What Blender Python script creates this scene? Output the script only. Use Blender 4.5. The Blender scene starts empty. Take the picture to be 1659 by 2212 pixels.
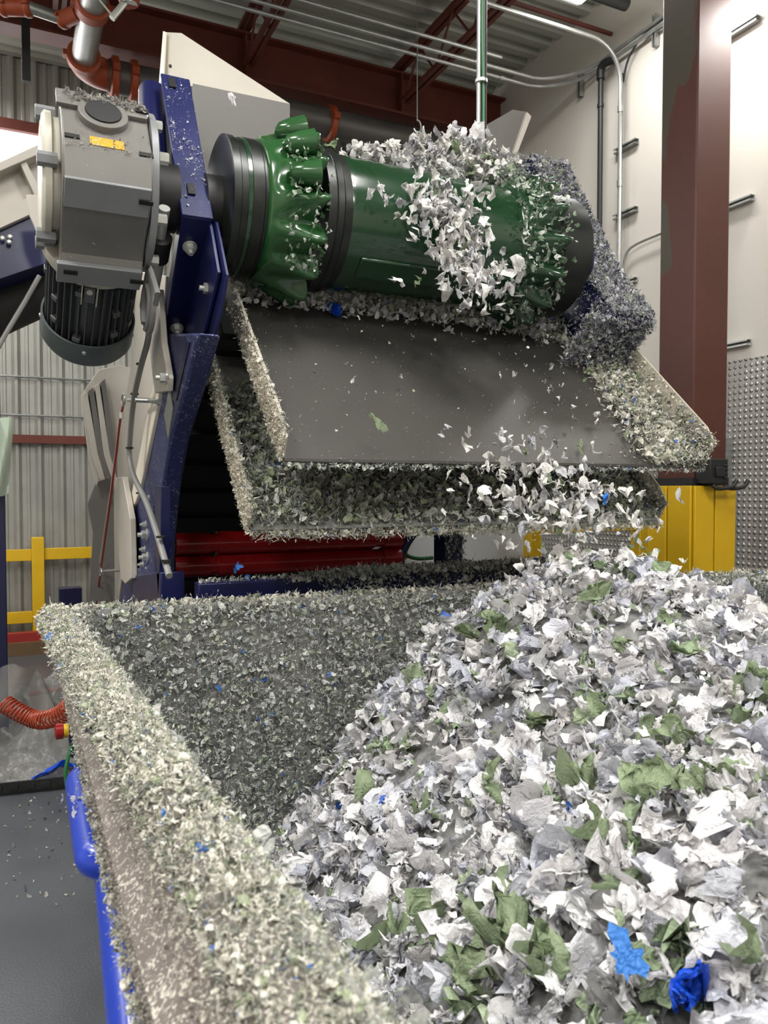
import bpy, math, random
import numpy as np
from mathutils import Vector, Matrix
random.seed(7)
rng = np.random.default_rng(11)
S = bpy.context.scene
COL = S.collection

# ------------------------------------------------------------------ camera
CAMZ, F, CX, HY = 1.55, 1680.0, 829.5, 1053.0
YAW, PITCH = math.radians(25.5), math.atan((1106 - HY) / F)
cs, sn = math.cos(YAW), math.sin(YAW)
cam = bpy.data.cameras.new('camera')
cam.sensor_fit = 'HORIZONTAL'; cam.sensor_width = 36; cam.lens = 36 * F / 1659
cam.clip_start = 0.02
cam.dof.use_dof = True; cam.dof.focus_distance = 2.5; cam.dof.aperture_fstop = 9.5
camo = bpy.data.objects.new('camera', cam); COL.objects.link(camo)
camo.location = (0, 0, CAMZ)
camo.rotation_euler = (math.pi / 2 - PITCH, 0, -YAW)
S.camera = camo
S.view_settings.view_transform = 'Standard'; S.view_settings.look = 'None'
S.view_settings.gamma = 1; S.view_settings.use_curve_mapping = False
S.view_settings.exposure = 0.12
w = bpy.data.worlds.new('world'); S.world = w; w.use_nodes = True
w.node_tree.nodes['Background'].inputs[0].default_value = (0.8, 0.85, 1, 1)
w.node_tree.nodes['Background'].inputs[1].default_value = 0.25

# ------------------------------------------------------------------ helpers
def ray(px, py):
    t = (px - CX) / F
    return Vector((t * cs + sn, cs - t * sn, (HY - py) / F))
def onX(px, py, X):
    d = ray(px, py); k = X / d.x; return Vector((X, d.y * k, CAMZ + d.z * k))
def onY(px, py, Y):
    d = ray(px, py); k = Y / d.y; return Vector((d.x * k, Y, CAMZ + d.z * k))
def onZ(px, py, Z):
    d = ray(px, py); k = (Z - CAMZ) / d.z; return Vector((d.x * k, d.y * k, Z))
TA = math.radians(32.5); ca, sa = math.cos(TA), math.sin(TA)
AY, AZ = 2.98, 2.62
def UN(x, u, n):           # along the conveyor slope (u, down and back) and across it (n, up)
    return Vector((x, AY + u * ca + n * sa, AZ - u * sa + n * ca))
UD = Vector((0, ca, -sa)); ND = Vector((0, sa, ca)); XD = Vector((1, 0, 0))
YD = Vector((0, 1, 0)); ZD = Vector((0, 0, 1))

def lin(c):
    return tuple((x / 12.92 if x <= 0.04045 else ((x + 0.055) / 1.055) ** 2.4) for x in [v / 255 for v in c])

class MB:
    def __init__(s): s.v = []; s.f = []
    def add(s, vs, fs):
        k = len(s.v); s.v += [tuple(v) for v in vs]; s.f += [tuple(i + k for i in f) for f in fs]; return s
    def box(s, c, d, ax=(XD, YD, ZD)):
        c = Vector(c); vs = []
        for i in (-.5, .5):
            for j in (-.5, .5):
                for k in (-.5, .5): vs.append(c + ax[0] * (i * d[0]) + ax[1] * (j * d[1]) + ax[2] * (k * d[2]))
        return s.add(vs, [(0, 1, 3, 2), (4, 6, 7, 5), (0, 4, 5, 1), (2, 3, 7, 6), (0, 2, 6, 4), (1, 5, 7, 3)])
    def bb(s, x0, x1, y0, y1, z0, z1):
        return s.box(((x0 + x1) / 2, (y0 + y1) / 2, (z0 + z1) / 2), (x1 - x0, y1 - y0, z1 - z0))
    def prism(s, poly, ext):
        poly = [Vector(p) for p in poly]; ext = Vector(ext); n = len(poly)
        vs = poly + [p + ext for p in poly]
        fs = [tuple(range(n))[::-1], tuple(range(n, 2 * n))] + [(i, (i + 1) % n, n + (i + 1) % n, n + i) for i in range(n)]
        return s.add(vs, fs)
    def rings(s, rs, cap=True):
        n = len(rs[0]); k = len(s.v)
        for r in rs: s.v += [tuple(p) for p in r]
        for a in range(len(rs) - 1):
            for i in range(n):
                j = (i + 1) % n
                s.f.append((k + a * n + i, k + a * n + j, k + (a + 1) * n + j, k + (a + 1) * n + i))
        if cap:
            s.f.append(tuple(k + i for i in range(n))[::-1]); s.f.append(tuple(k + (len(rs) - 1) * n + i for i in range(n)))
        return s
    def tube(s, pts, r, n=12, cap=True):
        pts = [Vector(p) for p in pts]; rs = []
        up = None
        for i, p in enumerate(pts):
            d = (pts[min(i + 1, len(pts) - 1)] - pts[max(i - 1, 0)]).normalized()
            if up is None: up = d.orthogonal().normalized()
            up = (up - d * up.dot(d)).normalized(); b = d.cross(up)
            rr = r[i] if isinstance(r, (list, tuple)) else r
            rs.append([p + (up * math.cos(t) + b * math.sin(t)) * rr for t in [2 * math.pi * k / n for k in range(n)]])
        return s.rings(rs, cap)
    def lathe(s, o, ax, prof, n=48, cap=True):
        o = Vector(o); ax = Vector(ax).normalized(); up = ax.orthogonal().normalized(); b = ax.cross(up)
        return s.rings([[o + ax * t + (up * math.cos(a) + b * math.sin(a)) * r for a in [2 * math.pi * k / n for k in range(n)]] for t, r in prof], cap)
    def nut(s, p, ax, r=.014, h=.012):
        s.lathe(p, ax, [(0, r * 1.35), (h * .25, r * 1.35)], 20); s.lathe(Vector(p) + Vector(ax) * h * .25, ax, [(0, r), (h, r), (h * 1.05, r * .85)], 6)
        return s.lathe(Vector(p) + Vector(ax) * h * 1.1, ax, [(0, r * .5), (h * .9, r * .5), (h, r * .4)], 14)
    def build(s, name, mat, parent=None, bevel=0, smooth=35, origin=None):
        me = bpy.data.meshes.new(name)
        off = worldloc(parent) if parent else Vector((0, 0, 0))
        if parent is None:
            a = np.array(s.v)
            off = Vector(origin) if origin is not None else Vector(((a[:, 0].min() + a[:, 0].max()) / 2, (a[:, 1].min() + a[:, 1].max()) / 2, a[:, 2].min()))
        me.from_pydata([(x - off.x, y - off.y, z - off.z) for x, y, z in s.v], [], s.f)
        me.validate(); me.update()
        import bmesh
        bm = bmesh.new(); bm.from_mesh(me); bmesh.ops.recalc_face_normals(bm, faces=bm.faces); bm.to_mesh(me); bm.free()
        if smooth:
            me.polygons.foreach_set('use_smooth', [True] * len(me.polygons)); me.set_sharp_from_angle(angle=math.radians(smooth))
        o = bpy.data.objects.new(name, me); COL.objects.link(o)
        if mat: me.materials.append(mat)
        if parent: o.parent = parent
        else: o.location = off
        if bevel:
            b = o.modifiers.new('bevel', 'BEVEL'); b.width = bevel; b.segments = 2; b.limit_method = 'ANGLE'; b.angle_limit = math.radians(40)
        return o
def worldloc(o):
    v = Vector((0, 0, 0))
    while o: v += o.location; o = o.parent
    return v
def tag(o, label, cat, group=None, kind=None):
    if label: o['label'] = label
    if cat: o['category'] = cat
    if group: o['group'] = group
    if kind: o['kind'] = kind
    return o
def thing(name, loc, label, cat, group=None):
    o = bpy.data.objects.new(name, None); COL.objects.link(o); o.location = loc; o.empty_display_size = .1
    return tag(o, label, cat, group)
def struct(o): o['kind'] = 'structure'; return o
def lab(o, l): o['label'] = l; return o
def smoothpath(pts, k=8):
    pts = [Vector(p) for p in pts]; out = []
    for i in range(len(pts) - 1):
        p0 = pts[max(i - 1, 0)]; p1 = pts[i]; p2 = pts[i + 1]; p3 = pts[min(i + 2, len(pts) - 1)]
        for j in range(k):
            t = j / k
            out.append(0.5 * ((2 * p1) + (p2 - p0) * t + (2 * p0 - 5 * p1 + 4 * p2 - p3) * t * t + (3 * p1 - p0 - 3 * p2 + p3) * t ** 3))
    return out + [pts[-1]]

# ------------------------------------------------------------------ materials
def mat(name, rgb, rough=.5, metal=0., spec=.5, noise=0., nscale=6., bump=0., bscale=80., coat=0., speck=None, trans=0., emit=0):
    m = bpy.data.materials.new(name); m.use_nodes = True; nt = m.node_tree; b = nt.nodes['Principled BSDF']
    c = lin(rgb); b.inputs['Base Color'].default_value = (*c, 1); b.inputs['Roughness'].default_value = rough
    b.inputs['Metallic'].default_value = metal; b.inputs['Specular IOR Level'].default_value = spec
    b.inputs['Coat Weight'].default_value = coat
    tc = nt.nodes.new('ShaderNodeTexCoord'); last = None
    geo = nt.nodes.new('ShaderNodeNewGeometry')
    if noise:
        n = nt.nodes.new('ShaderNodeTexNoise'); n.inputs['Scale'].default_value = nscale; n.inputs['Detail'].default_value = 6
        nt.links.new(geo.outputs['Position'], n.inputs['Vector'])
        r = nt.nodes.new('ShaderNodeValToRGB'); r.color_ramp.elements[0].position = .3; r.color_ramp.elements[1].position = .7
        r.color_ramp.elements[0].color = (*[x * (1 - noise) for x in c], 1); r.color_ramp.elements[1].color = (*[min(1, x * (1 + noise)) for x in c], 1)
        nt.links.new(n.outputs[0], r.inputs[0]); last = r.outputs[0]
        rr = nt.nodes.new('ShaderNodeMapRange'); rr.inputs['To Min'].default_value = max(0, rough - .1); rr.inputs['To Max'].default_value = min(1, rough + .1)
        nt.links.new(n.outputs[0], rr.inputs[0]); nt.links.new(rr.outputs[0], b.inputs['Roughness'])
    if speck:                # (scale, threshold, rgb): stuck specks of white film dust
        v = nt.nodes.new('ShaderNodeTexNoise'); v.inputs['Scale'].default_value = speck[0]; v.inputs['Detail'].default_value = 3; v.inputs['Distortion'].default_value = 1.5
        v2 = nt.nodes.new('ShaderNodeTexNoise'); v2.inputs['Scale'].default_value = 5
        nt.links.new(geo.outputs['Position'], v.inputs['Vector']); nt.links.new(geo.outputs['Position'], v2.inputs['Vector'])
        ad = nt.nodes.new('ShaderNodeMath'); ad.operation = 'MULTIPLY_ADD'; ad.inputs[1].default_value = .25
        nt.links.new(v2.outputs[0], ad.inputs[0]); nt.links.new(v.outputs[0], ad.inputs[2])
        g = nt.nodes.new('ShaderNodeMapRange'); g.inputs['From Min'].default_value = speck[1]; g.inputs['From Max'].default_value = speck[1] + .03
        nt.links.new(ad.outputs[0], g.inputs[0])
        mx = nt.nodes.new('ShaderNodeMix'); mx.data_type = 'RGBA'; mx.inputs[6].default_value = (*c, 1); mx.inputs[7].default_value = (*lin(speck[2]), 1)
        nt.links.new(g.outputs[0], mx.inputs[0])
        if last: nt.links.new(last, mx.inputs[6])
        last = mx.outputs[2]
    if last: nt.links.new(last, b.inputs['Base Color'])
    if bump:
        n2 = nt.nodes.new('ShaderNodeTexNoise'); n2.inputs['Scale'].default_value = bscale; n2.inputs['Detail'].default_value = 4
        nt.links.new(geo.outputs['Position'], n2.inputs['Vector'])
        bp = nt.nodes.new('ShaderNodeBump'); bp.inputs['Strength'].default_value = bump; bp.inputs['Distance'].default_value = .01
        nt.links.new(n2.outputs[0], bp.inputs['Height']); nt.links.new(bp.outputs[0], b.inputs['Normal'])
    if emit:
        b.inputs['Emission Color'].default_value = (1, 1, 1, 1); b.inputs['Emission Strength'].default_value = emit
    if trans: b.inputs['Transmission Weight'].default_value = trans
    return m

def film(name, rgb=None, attr=False, tl=.35, rough=.38, jit=.12):
    m = bpy.data.materials.new(name); m.use_nodes = True; nt = m.node_tree; b = nt.nodes['Principled BSDF']; out = nt.nodes['Material Output']
    if attr:
        a = nt.nodes.new('ShaderNodeAttribute'); a.attribute_name = 'tint'; c = a.outputs['Color']
    else:
        oi = nt.nodes.new('ShaderNodeObjectInfo'); hs = nt.nodes.new('ShaderNodeHueSaturation'); hs.inputs['Color'].default_value = (*lin(rgb), 1)
        mr = nt.nodes.new('ShaderNodeMapRange'); mr.inputs['To Min'].default_value = 1 - jit; mr.inputs['To Max'].default_value = 1 + jit
        nt.links.new(oi.outputs['Random'], mr.inputs[0]); nt.links.new(mr.outputs[0], hs.inputs['Value']); c = hs.outputs[0]
    nt.links.new(c, b.inputs['Base Color']); b.inputs['Roughness'].default_value = rough; b.inputs['Specular IOR Level'].default_value = .45
    t = nt.nodes.new('ShaderNodeBsdfTranslucent'); nt.links.new(c, t.inputs[0])
    mx = nt.nodes.new('ShaderNodeMixShader'); mx.inputs[0].default_value = tl
    nt.links.new(b.outputs[0], mx.inputs[1]); nt.links.new(t.outputs[0], mx.inputs[2]); nt.links.new(mx.outputs[0], out.inputs[0])
    geo = nt.nodes.new('ShaderNodeNewGeometry'); n = nt.nodes.new('ShaderNodeTexNoise'); n.inputs['Scale'].default_value = 60; n.inputs['Detail'].default_value = 5; n.inputs['Distortion'].default_value = 2
    nt.links.new(geo.outputs['Position'], n.inputs['Vector'])
    bp = nt.nodes.new('ShaderNodeBump'); bp.inputs['Strength'].default_value = .7; bp.inputs['Distance'].default_value = .009
    nt.links.new(n.outputs[0], bp.inputs['Height']); nt.links.new(bp.outputs[0], b.inputs['Normal'])
    return m

def plastic_sheet(name, rgb, alpha=.5):
    m = mat(name, rgb, .25, bump=.6, bscale=25)
    b = m.node_tree.nodes['Principled BSDF']; b.inputs['Alpha'].default_value = alpha
    return m

M = {}
M['floor'] = mat('epoxy floor', (84, 87, 92), .22, noise=.08, nscale=1.5, bump=.12, bscale=120)
M['deck'] = mat('galvanised deck', (176, 178, 168), .45, .15, noise=.08, nscale=2)
M['ribwall'] = mat('galvanised wall panel', (158, 158, 152), .45, .45, noise=.12, nscale=3)
M['white_wall'] = mat('painted wall', (205, 200, 192), .6, noise=.02, nscale=.7)
M['redsteel'] = mat('red oxide steel', (96, 42, 30), .6, noise=.15, nscale=4)
M['galv'] = mat('galvanised pipe', (176, 178, 176), .35, .8, noise=.12, nscale=15)
M['dark_pipe'] = mat('grey steel pipe', (98, 96, 94), .45, .4, noise=.1)
M['black_pipe'] = mat('black pipe', (30, 30, 32), .5)
M['orange'] = mat('orange coupling', (160, 70, 38), .45, noise=.1, nscale=20)
M['zinc'] = mat('zinc bolt', (196, 198, 192), .35, .55)
M['blue'] = mat('navy powder coat', (22, 29, 80), .38, noise=.1, nscale=8, speck=(110, .88, (190, 192, 200)))
M['blue_clean'] = mat('navy powder coat clean', (15, 20, 68), .32, noise=.06, nscale=5)
M['blue_dusty'] = mat('navy powder coat dusty', (40, 47, 92), .5, noise=.12, nscale=6, speck=(90, .76, (165, 168, 185)))
M['navy_dark'] = mat('dark navy paint', (16, 20, 60), .4)
M['grey_paint'] = mat('grey painted gearbox', (112, 110, 106), .42, .15, noise=.1, nscale=7, speck=(70, .86, (185, 183, 178)))
M['grey_clean'] = mat('grey painted casting', (128, 130, 132), .4, .15, noise=.06)
M['cast_light'] = mat('pale cast cover', (190, 186, 172), .42, noise=.06)
M['motor'] = mat('dark grey motor casting', (92, 94, 97), .4, .3, noise=.08)
M['cowl'] = mat('grey fan cowl', (86, 96, 96), .5, .1, noise=.12, nscale=5)
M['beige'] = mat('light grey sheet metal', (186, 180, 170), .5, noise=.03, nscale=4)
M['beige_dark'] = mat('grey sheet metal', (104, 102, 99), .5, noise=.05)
M['chute'] = mat('grey steel chute plate', (60, 58, 55), .5, .1, noise=.1, nscale=2.5, speck=(75, .89, (200, 196, 188)))
M['chute_side'] = mat('dusty steel flange', (176, 168, 154), .6, noise=.12, nscale=30, speck=(60, .8, (90, 84, 78)))
M['green'] = mat('glossy green drum paint', (20, 54, 30), .2, noise=.2, nscale=3, coat=.5)
M['green_dark'] = mat('dark green painted steel', (20, 42, 28), .28, noise=.25, nscale=4, coat=.4)
M['green_bright'] = mat('bright green painted steel', (34, 78, 38), .22, noise=.12, nscale=6, coat=.5)
M['black_green'] = mat('dark worn steel rim', (26, 30, 27), .35, .2, noise=.3, nscale=12)
M['black'] = mat('black rubber', (13, 14, 13), .6)
M['red'] = mat('red roller', (140, 18, 20), .25, coat=.3, noise=.12, nscale=8)
M['red_cord'] = mat('red cord', (150, 40, 34), .5)
M['cable_grey'] = mat('grey cable', (120, 120, 118), .5)
M['cable_green'] = mat('green cable', (40, 110, 60), .5)
M['yellow'] = mat('yellow safety paint', (214, 172, 22), .4, noise=.04)
M['yellow_sticker'] = mat('yellow sticker', (196, 150, 30), .4, noise=.1, nscale=40, speck=(60, .7, (170, 160, 140)))
M['bin_in'] = mat('dusty bin steel', (120, 121, 117), .7, noise=.3, nscale=25)
M['bin_out'] = mat('dusty bin sheet', (104, 97, 92), .6, noise=.1, nscale=10, speck=(130, .70, (190, 184, 174)))
M['handle_blue'] = mat('bright blue plastic coating', (12, 56, 178), .3, noise=.06, coat=.3, speck=(60, .9, (215, 220, 230)))
M['cabinet'] = mat('light grey cabinet', (190, 192, 192), .45)
M['column'] = mat('column primer', (80, 42, 32), .55, noise=.12, nscale=3)
M['film_white'] = film('white film shred', (238, 236, 237))
M['film_grey'] = film('grey white film shred', (196, 197, 204))
M['film_green'] = film('green film shred', (150, 166, 132), tl=.35, rough=.22)
M['film_blue'] = film('blue film shred', (70, 140, 228), tl=.3, rough=.25)
M['film_deep'] = film('deep blue film shred', (16, 84, 225), tl=.2, rough=.3)
M['film_attr'] = film('mixed film shred', attr=True, tl=.2)
M['bag'] = plastic_sheet('clear plastic film', (150, 149, 145), .4)
M['lamp'] = mat('lamp diffuser', (255, 255, 255), .5, emit=14)
M['daylight'] = mat('daylit window pane', (255, 255, 255), .5, emit=3.5)
M['white_plastic'] = mat('white lamp housing', (225, 225, 225), .5)
M['dark_steel'] = mat('blackened steel', (28, 28, 30), .55, noise=.2)  # near-black steel colour with random mottling
# column primer with worn olive patches
def column_mat():
    m = M['column']; nt = m.node_tree; b = nt.nodes['Principled BSDF']
    geo = nt.nodes.new('ShaderNodeNewGeometry'); n = nt.nodes.new('ShaderNodeTexNoise'); n.inputs['Scale'].default_value = 2.2; n.inputs['Detail'].default_value = 5
    mp = nt.nodes.new('ShaderNodeMapping'); mp.inputs['Scale'].default_value = (2.5, 2.5, .6)
    nt.links.new(geo.outputs['Position'], mp.inputs[0]); nt.links.new(mp.outputs[0], n.inputs['Vector'])
    sp = nt.nodes.new('ShaderNodeSeparateXYZ'); nt.links.new(geo.outputs['Position'], sp.inputs[0])
    # the scraped stripe sits near the far edge of the left face, above 3 m
    d = nt.nodes.new('ShaderNodeMapRange'); d.inputs['From Min'].default_value = 3.66; d.inputs['From Max'].default_value = 3.74
    nt.links.new(sp.outputs['Y'], d.inputs[0])
    h = nt.nodes.new('ShaderNodeMapRange'); h.inputs['From Min'].default_value = 2.85; h.inputs['From Max'].default_value = 3.0
    nt.links.new(sp.outputs['Z'], h.inputs[0])
    top = nt.nodes.new('ShaderNodeMapRange'); top.inputs['From Min'].default_value = 3.9; top.inputs['From Max'].default_value = 4.2; top.inputs['To Max'].default_value = .4
    nt.links.new(sp.outputs['Z'], top.inputs[0])
    def math_(op, a, c):
        x = nt.nodes.new('ShaderNodeMath'); x.operation = op
        for i, q in enumerate((a, c)):
            if isinstance(q, (int, float)): x.inputs[i].default_value = q
            else: nt.links.new(q, x.inputs[i])
        return x.outputs[0]
    s = math_('MULTIPLY', d.outputs[0], h.outputs[0]); s = math_('MULTIPLY', s, .34); xf = nt.nodes.new('ShaderNodeMapRange'); xf.inputs['From Min'].default_value = 3.783; xf.inputs['From Max'].default_value = 3.79; xf.inputs['To Min'].default_value = 1; xf.inputs['To Max'].default_value = 0; nt.links.new(sp.outputs['X'], xf.inputs[0])
    s = math_('ADD', s, math_('MULTIPLY', top.outputs[0], xf.outputs[0])); s = math_('ADD', s, n.outputs[0])
    g = nt.nodes.new('ShaderNodeMapRange'); g.inputs['From Min'].default_value = .76; g.inputs['From Max'].default_value = .785
    nt.links.new(s, g.inputs[0])
    mx = nt.nodes.new('ShaderNodeMix'); mx.data_type = 'RGBA'; mx.inputs[7].default_value = (*lin((72, 66, 54)), 1)
    src = b.inputs['Base Color'].links[0].from_socket
    nt.links.new(src, mx.inputs[6]); nt.links.new(g.outputs[0], mx.inputs[0]); nt.links.new(mx.outputs[2], b.inputs['Base Color'])
column_mat()
# tread plate: raised studs in a diagonal grid
def tread():
    m = mat('tread plate', (168, 166, 162), .3, .45); nt = m.node_tree; b = nt.nodes['Principled BSDF']
    geo = nt.nodes.new('ShaderNodeNewGeometry'); sp = nt.nodes.new('ShaderNodeSeparateXYZ'); nt.links.new(geo.outputs['Position'], sp.inputs[0])
    def mth(op, *a):
        x = nt.nodes.new('ShaderNodeMath'); x.operation = op
        for i, q in enumerate(a):
            if isinstance(q, (int, float)): x.inputs[i].default_value = q
            else: nt.links.new(q, x.inputs[i])
        return x.outputs[0]
    p = mth('ADD', sp.outputs['Y'], sp.outputs['X']); K = 2 * math.pi / .062
    a = mth('SINE', mth('MULTIPLY', mth('ADD', p, sp.outputs['Z']), K * .7)); c = mth('SINE', mth('MULTIPLY', mth('SUBTRACT', p, sp.outputs['Z']), K * .7))
    pr = mth('MULTIPLY', a, c); g = mth('SMOOTH_MIN', mth('SUBTRACT', pr, .2), .6, .1); g = mth('MAXIMUM', g, 0.)
    bp = nt.nodes.new('ShaderNodeBump'); bp.inputs['Strength'].default_value = 1; bp.inputs['Distance'].default_value = .02
    nt.links.new(g, bp.inputs['Height']); nt.links.new(bp.outputs[0], b.inputs['Normal'])
    return m
M['tread'] = tread()

# ------------------------------------------------------------------ setting
XW, YB, ZC = 4.6, 8.4, 5.68          # right wall, back wall, roof deck
X0, Y0 = -5.0, -5.0
struct(MB().bb(X0, XW + .1, Y0, YB + .1, -.1, 0).build('floor', M['floor']))
def deck():
    b = MB(); per = .19; y = Y0; prof = []
    while y < YB:
        prof += [(y, ZC), (y + .075, ZC), (y + .095, ZC + .055), (y + .17, ZC + .055)]; y += per
    vs = []; fs = []
    for i, (yy, z) in enumerate(prof): vs += [(X0, yy, z), (XW, yy, z)]
    for i in range(len(prof) - 1): fs.append((2 * i, 2 * i + 1, 2 * i + 3, 2 * i + 2))
    b.add(vs, fs); b.bb(X0, XW + .1, Y0, YB + .1, ZC + .07, ZC + .12)
    return b
struct(deck().build('ceiling', M['deck'], smooth=0))
def ribwall():
    b = MB(); per = .2; x = X0; prof = []
    while x < XW:
        prof += [(x, YB), (x + .03, YB - .03), (x + .055, YB - .03), (x + .085, YB), (x + .12, YB), (x + .13, YB - .008), (x + .15, YB - .008), (x + .16, YB)]; x += per
    vs = []; fs = []
    for (xx, yy) in prof: vs += [(xx, yy, 0), (xx, yy, ZC)]
    for i in range(len(prof) - 1): fs.append((2 * i, 2 * i + 2, 2 * i + 3, 2 * i + 1))
    b.add(vs, fs); b.bb(X0, XW + .1, YB + .02, YB + .1, 0, ZC + .1)
    return b
struct(ribwall().build('wall_back', M['ribwall'], smooth=0))
struct(MB().bb(XW, XW + .1, Y0, YB, 0, ZC + .1).build('wall_right', M['white_wall']))
struct(MB().bb(X0 - .1, X0, Y0, YB, 0, ZC + .1).build('wall_left', M['white_wall']))
struct(MB().bb(X0, XW, Y0 - .1, Y0, 0, ZC + .1).build('wall_front', M['white_wall']))
struct(MB().bb(XW - .012, XW, Y0, YB - .05, 0, 2.44).build('trim_1', M['tread']))   # tread plate wainscot
# a lit strip window high in the back wall
win = thing('window_1', (-1.8, YB - .04, 4.3), None, None); struct(win)
b = MB(); b.bb(X0 + .3, .9, YB - .09, YB - .03, 4.96, 5.06)
struct(b.build('window_frame', M['redsteel'], win))
MB().bb(X0 + .3, .9, YB - .06, YB - .035, 4.2, 4.95).build('window_pane', M['daylight'], win)
b = MB(); b.bb(X0, XW - .02, YB - .1, YB - .03, 1.98, 2.06)
tag(b.build('wall_girt', M['redsteel']), 'red steel girt running across the ribbed wall at rail height behind the shredder', 'wall beam')
for nm, z in (('upper', 2.62), ('lower', 2.25)):
    b = MB(); b.tube([(X0 + .2, YB - .07, z), (.9, YB - .07, z)], .011, 8)
    tag(b.build('wall_conduit', M['galv']), '%s of two thin conduits running level across the ribbed back wall' % nm, 'conduit', 'wall conduits')

# ------------------------------------------------------------------ lamps
def lamp(x, y, z, label, wx=.6, wy=1.2, power=95, tilt=0):
    t = thing('ceiling_light', (x, y, z), label, 'ceiling light', 'ceiling lights')
    b = MB(); b.bb(x - wx / 2, x + wx / 2, y - wy / 2, y + wy / 2, z, z + .06); b.build('housing', M['white_plastic'], t, bevel=.01)
    for s in (-1, 1):
        b = MB(); b.bb(x + s * wx * .25 - wx * .2, x + s * wx * .25 + wx * .2, y - wy * .46, y + wy * .46, z - .012, z + .002)
        b.build('diffuser', M['lamp'], t)
        b = MB(); b.tube([(x, y + s * wy * .4, z + .06), (x, y + s * wy * .4, ZC)], .006, 6); b.build('hanger', M['zinc'], t)
    l = bpy.data.lights.new('lamp_light', 'AREA'); l.shape = 'RECTANGLE'; l.size = wx; l.size_y = wy; l.energy = power; l.color = (1, .975, .93)
    lo = bpy.data.objects.new('lamp_light', l); COL.objects.link(lo); lo.location = (0, 0, -.03); lo.parent = t
    l2 = bpy.data.lights.new('deck_fill_light', 'AREA'); l2.shape = 'RECTANGLE'; l2.size = wx; l2.size_y = wy; l2.energy = power * .3; l2.color = (1, .975, .93)  # added upward fill in place of bounce light, brightens the roof deck
    l2o = bpy.data.objects.new('deck_fill_light', l2); COL.objects.link(l2o); l2o.location = (0, 0, .075); l2o.rotation_euler = (math.pi, 0, 0); l2o.parent = t
    return t
lamp(3.83, 4.27, 5.25, 'white strip light at the top edge of the photo near the right wall', power=34, wx=.3)
lamp(4.42, 3.33, 4.72, 'small bright light close to the white wall beside the brown column', power=26, wx=.24, wy=.32)
lamp(1.4, 1.2, 5.2, 'strip light over the bin, in front of the drum', power=72)
lamp(-1.4, 1.4, 5.2, 'strip light left of the bin', power=95)
lamp(3.2, -1.2, 5.2, 'strip light at the front right of the hall', power=50)
lamp(.6, -2.0, 5.0, 'strip light behind the viewer', power=130)
lamp(-2.2, -2.2, 5.0, 'strip light behind the viewer on the left', power=110)
lamp(-2.2, 4.8, 5.2, 'strip light over the floor left of the motor', power=110)
lamp(-.9, 7.4, 5.3, 'strip light close to the back wall left of the pipes', power=40)

# ------------------------------------------------------------------ roof steel
def ibeam(b, x0, x1, y, z0, z1, fw=.2, tf=.02, tw=.014):
    b.bb(x0, x1, y - fw / 2, y + fw / 2, z0, z0 + tf); b.bb(x0, x1, y - fw / 2, y + fw / 2, z1 - tf, z1); b.bb(x0, x1, y - tw / 2, y + tw / 2, z0 + tf, z1 - tf)
b = MB(); ibeam(b, X0, XW - .01, 6.84, 5.12, 5.52)
for x in (-1.15, .37, 1.89, 3.41): b.bb(x - .006, x + .006, 6.74, 6.94, 5.14, 5.5)
tag(b.build('roof_beam', M['redsteel']), 'deep red steel beam spanning the roof above the drum', 'steel beam')
for i, (x, l) in enumerate(((-1.15, 'red open-web roof joist furthest left, above the galvanised pipes'), (.37, 'red open-web roof joist just above the orange couplings'), (1.89, 'red open-web roof joist over the left end of the drum'), (3.41, 'red open-web roof joist at the upper right, nearest the white wall'))):
    t = thing('roof_joist', (x, 1, 5.1), l, 'roof joist', 'roof joists')
    c = MB()
    for s in (-1, 1): c.bb(x + s * .03 - .018, x + s * .03 + .018, Y0 + .1, 6.7, 5.2, 5.235)
    c.build('bottom_chord', M['redsteel'], t)
    c = MB()
    for s in (-1, 1): c.bb(x + s * .03 - .02, x + s * .03 + .02, Y0 + .1, 6.9, 5.56, 5.6)
    c.build('top_chord', M['redsteel'], t)
    c = MB(); y = 6.7; k = 0
    while y > -4.5:
        a, d = ((5.22, 5.58) if k % 2 == 0 else (5.58, 5.22)); c.tube([(x, y, a), (x, y - .3, d)], .011, 8); y -= .3; k += 1
    c.build('web', M['redsteel'], t)
# conduits under the roof turning along the right wall
for i, (yy, zz, l) in enumerate(((5.53, 5.13, 'uppermost'), (5.60, 5.08, 'middle'), (5.67, 5.05, 'lowest'))):
    if i == 0: pts = [(X0 + 1, yy, zz), (3.72, yy, zz)]
    else:
        xw = XW - .06 - .0 * i; r = .45; pts = [(X0 + 1, yy, zz)] + [(xw - r + r * math.sin(a), yy - r + r * math.cos(a), zz + (.05 if i == 2 else .07) * (a / 1.57)) for a in np.linspace(0, math.pi / 2, 12)] + [(xw, -2, zz + .07)]
    b = MB(); b.tube(pts, .0155, 10)
    if i == 0:
        b.lathe((2.2, yy, zz), XD, [(0, .021), (.05, .021)], 12)
    else: b.lathe((3.2 + .3 * i, yy, zz), XD, [(0, .021), (.05, .021)], 12)
    tag(b.build('roof_conduit', M['galv']), '%s of the three bright conduits hung under the roof joists' % l, 'conduit', 'roof conduits')
b = MB(); r = .3; pts = [(1.1, 4.97, 5.13)] + [(XW - .1 - r + r * math.sin(a), 4.97, 5.13 - r + r * math.cos(a)) for a in np.linspace(0, math.pi / 2, 10)] + [(XW - .1, 4.97, 1.2)]
b.tube(pts, .017, 10)
for z in (4.6, 4.0, 3.2, 2.5): b.lathe((XW - .1, 4.97, z), ZD, [(0, .023), (.05, .023)], 12)
tag(b.build('wall_conduit', M['galv']), 'tall bright conduit dropping down the white wall from a bend under the roof', 'conduit')
b = MB(); b.tube([(2.3, 4.75, 5.3), (4.35, 4.75, 5.3)], .05, 12)
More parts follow.
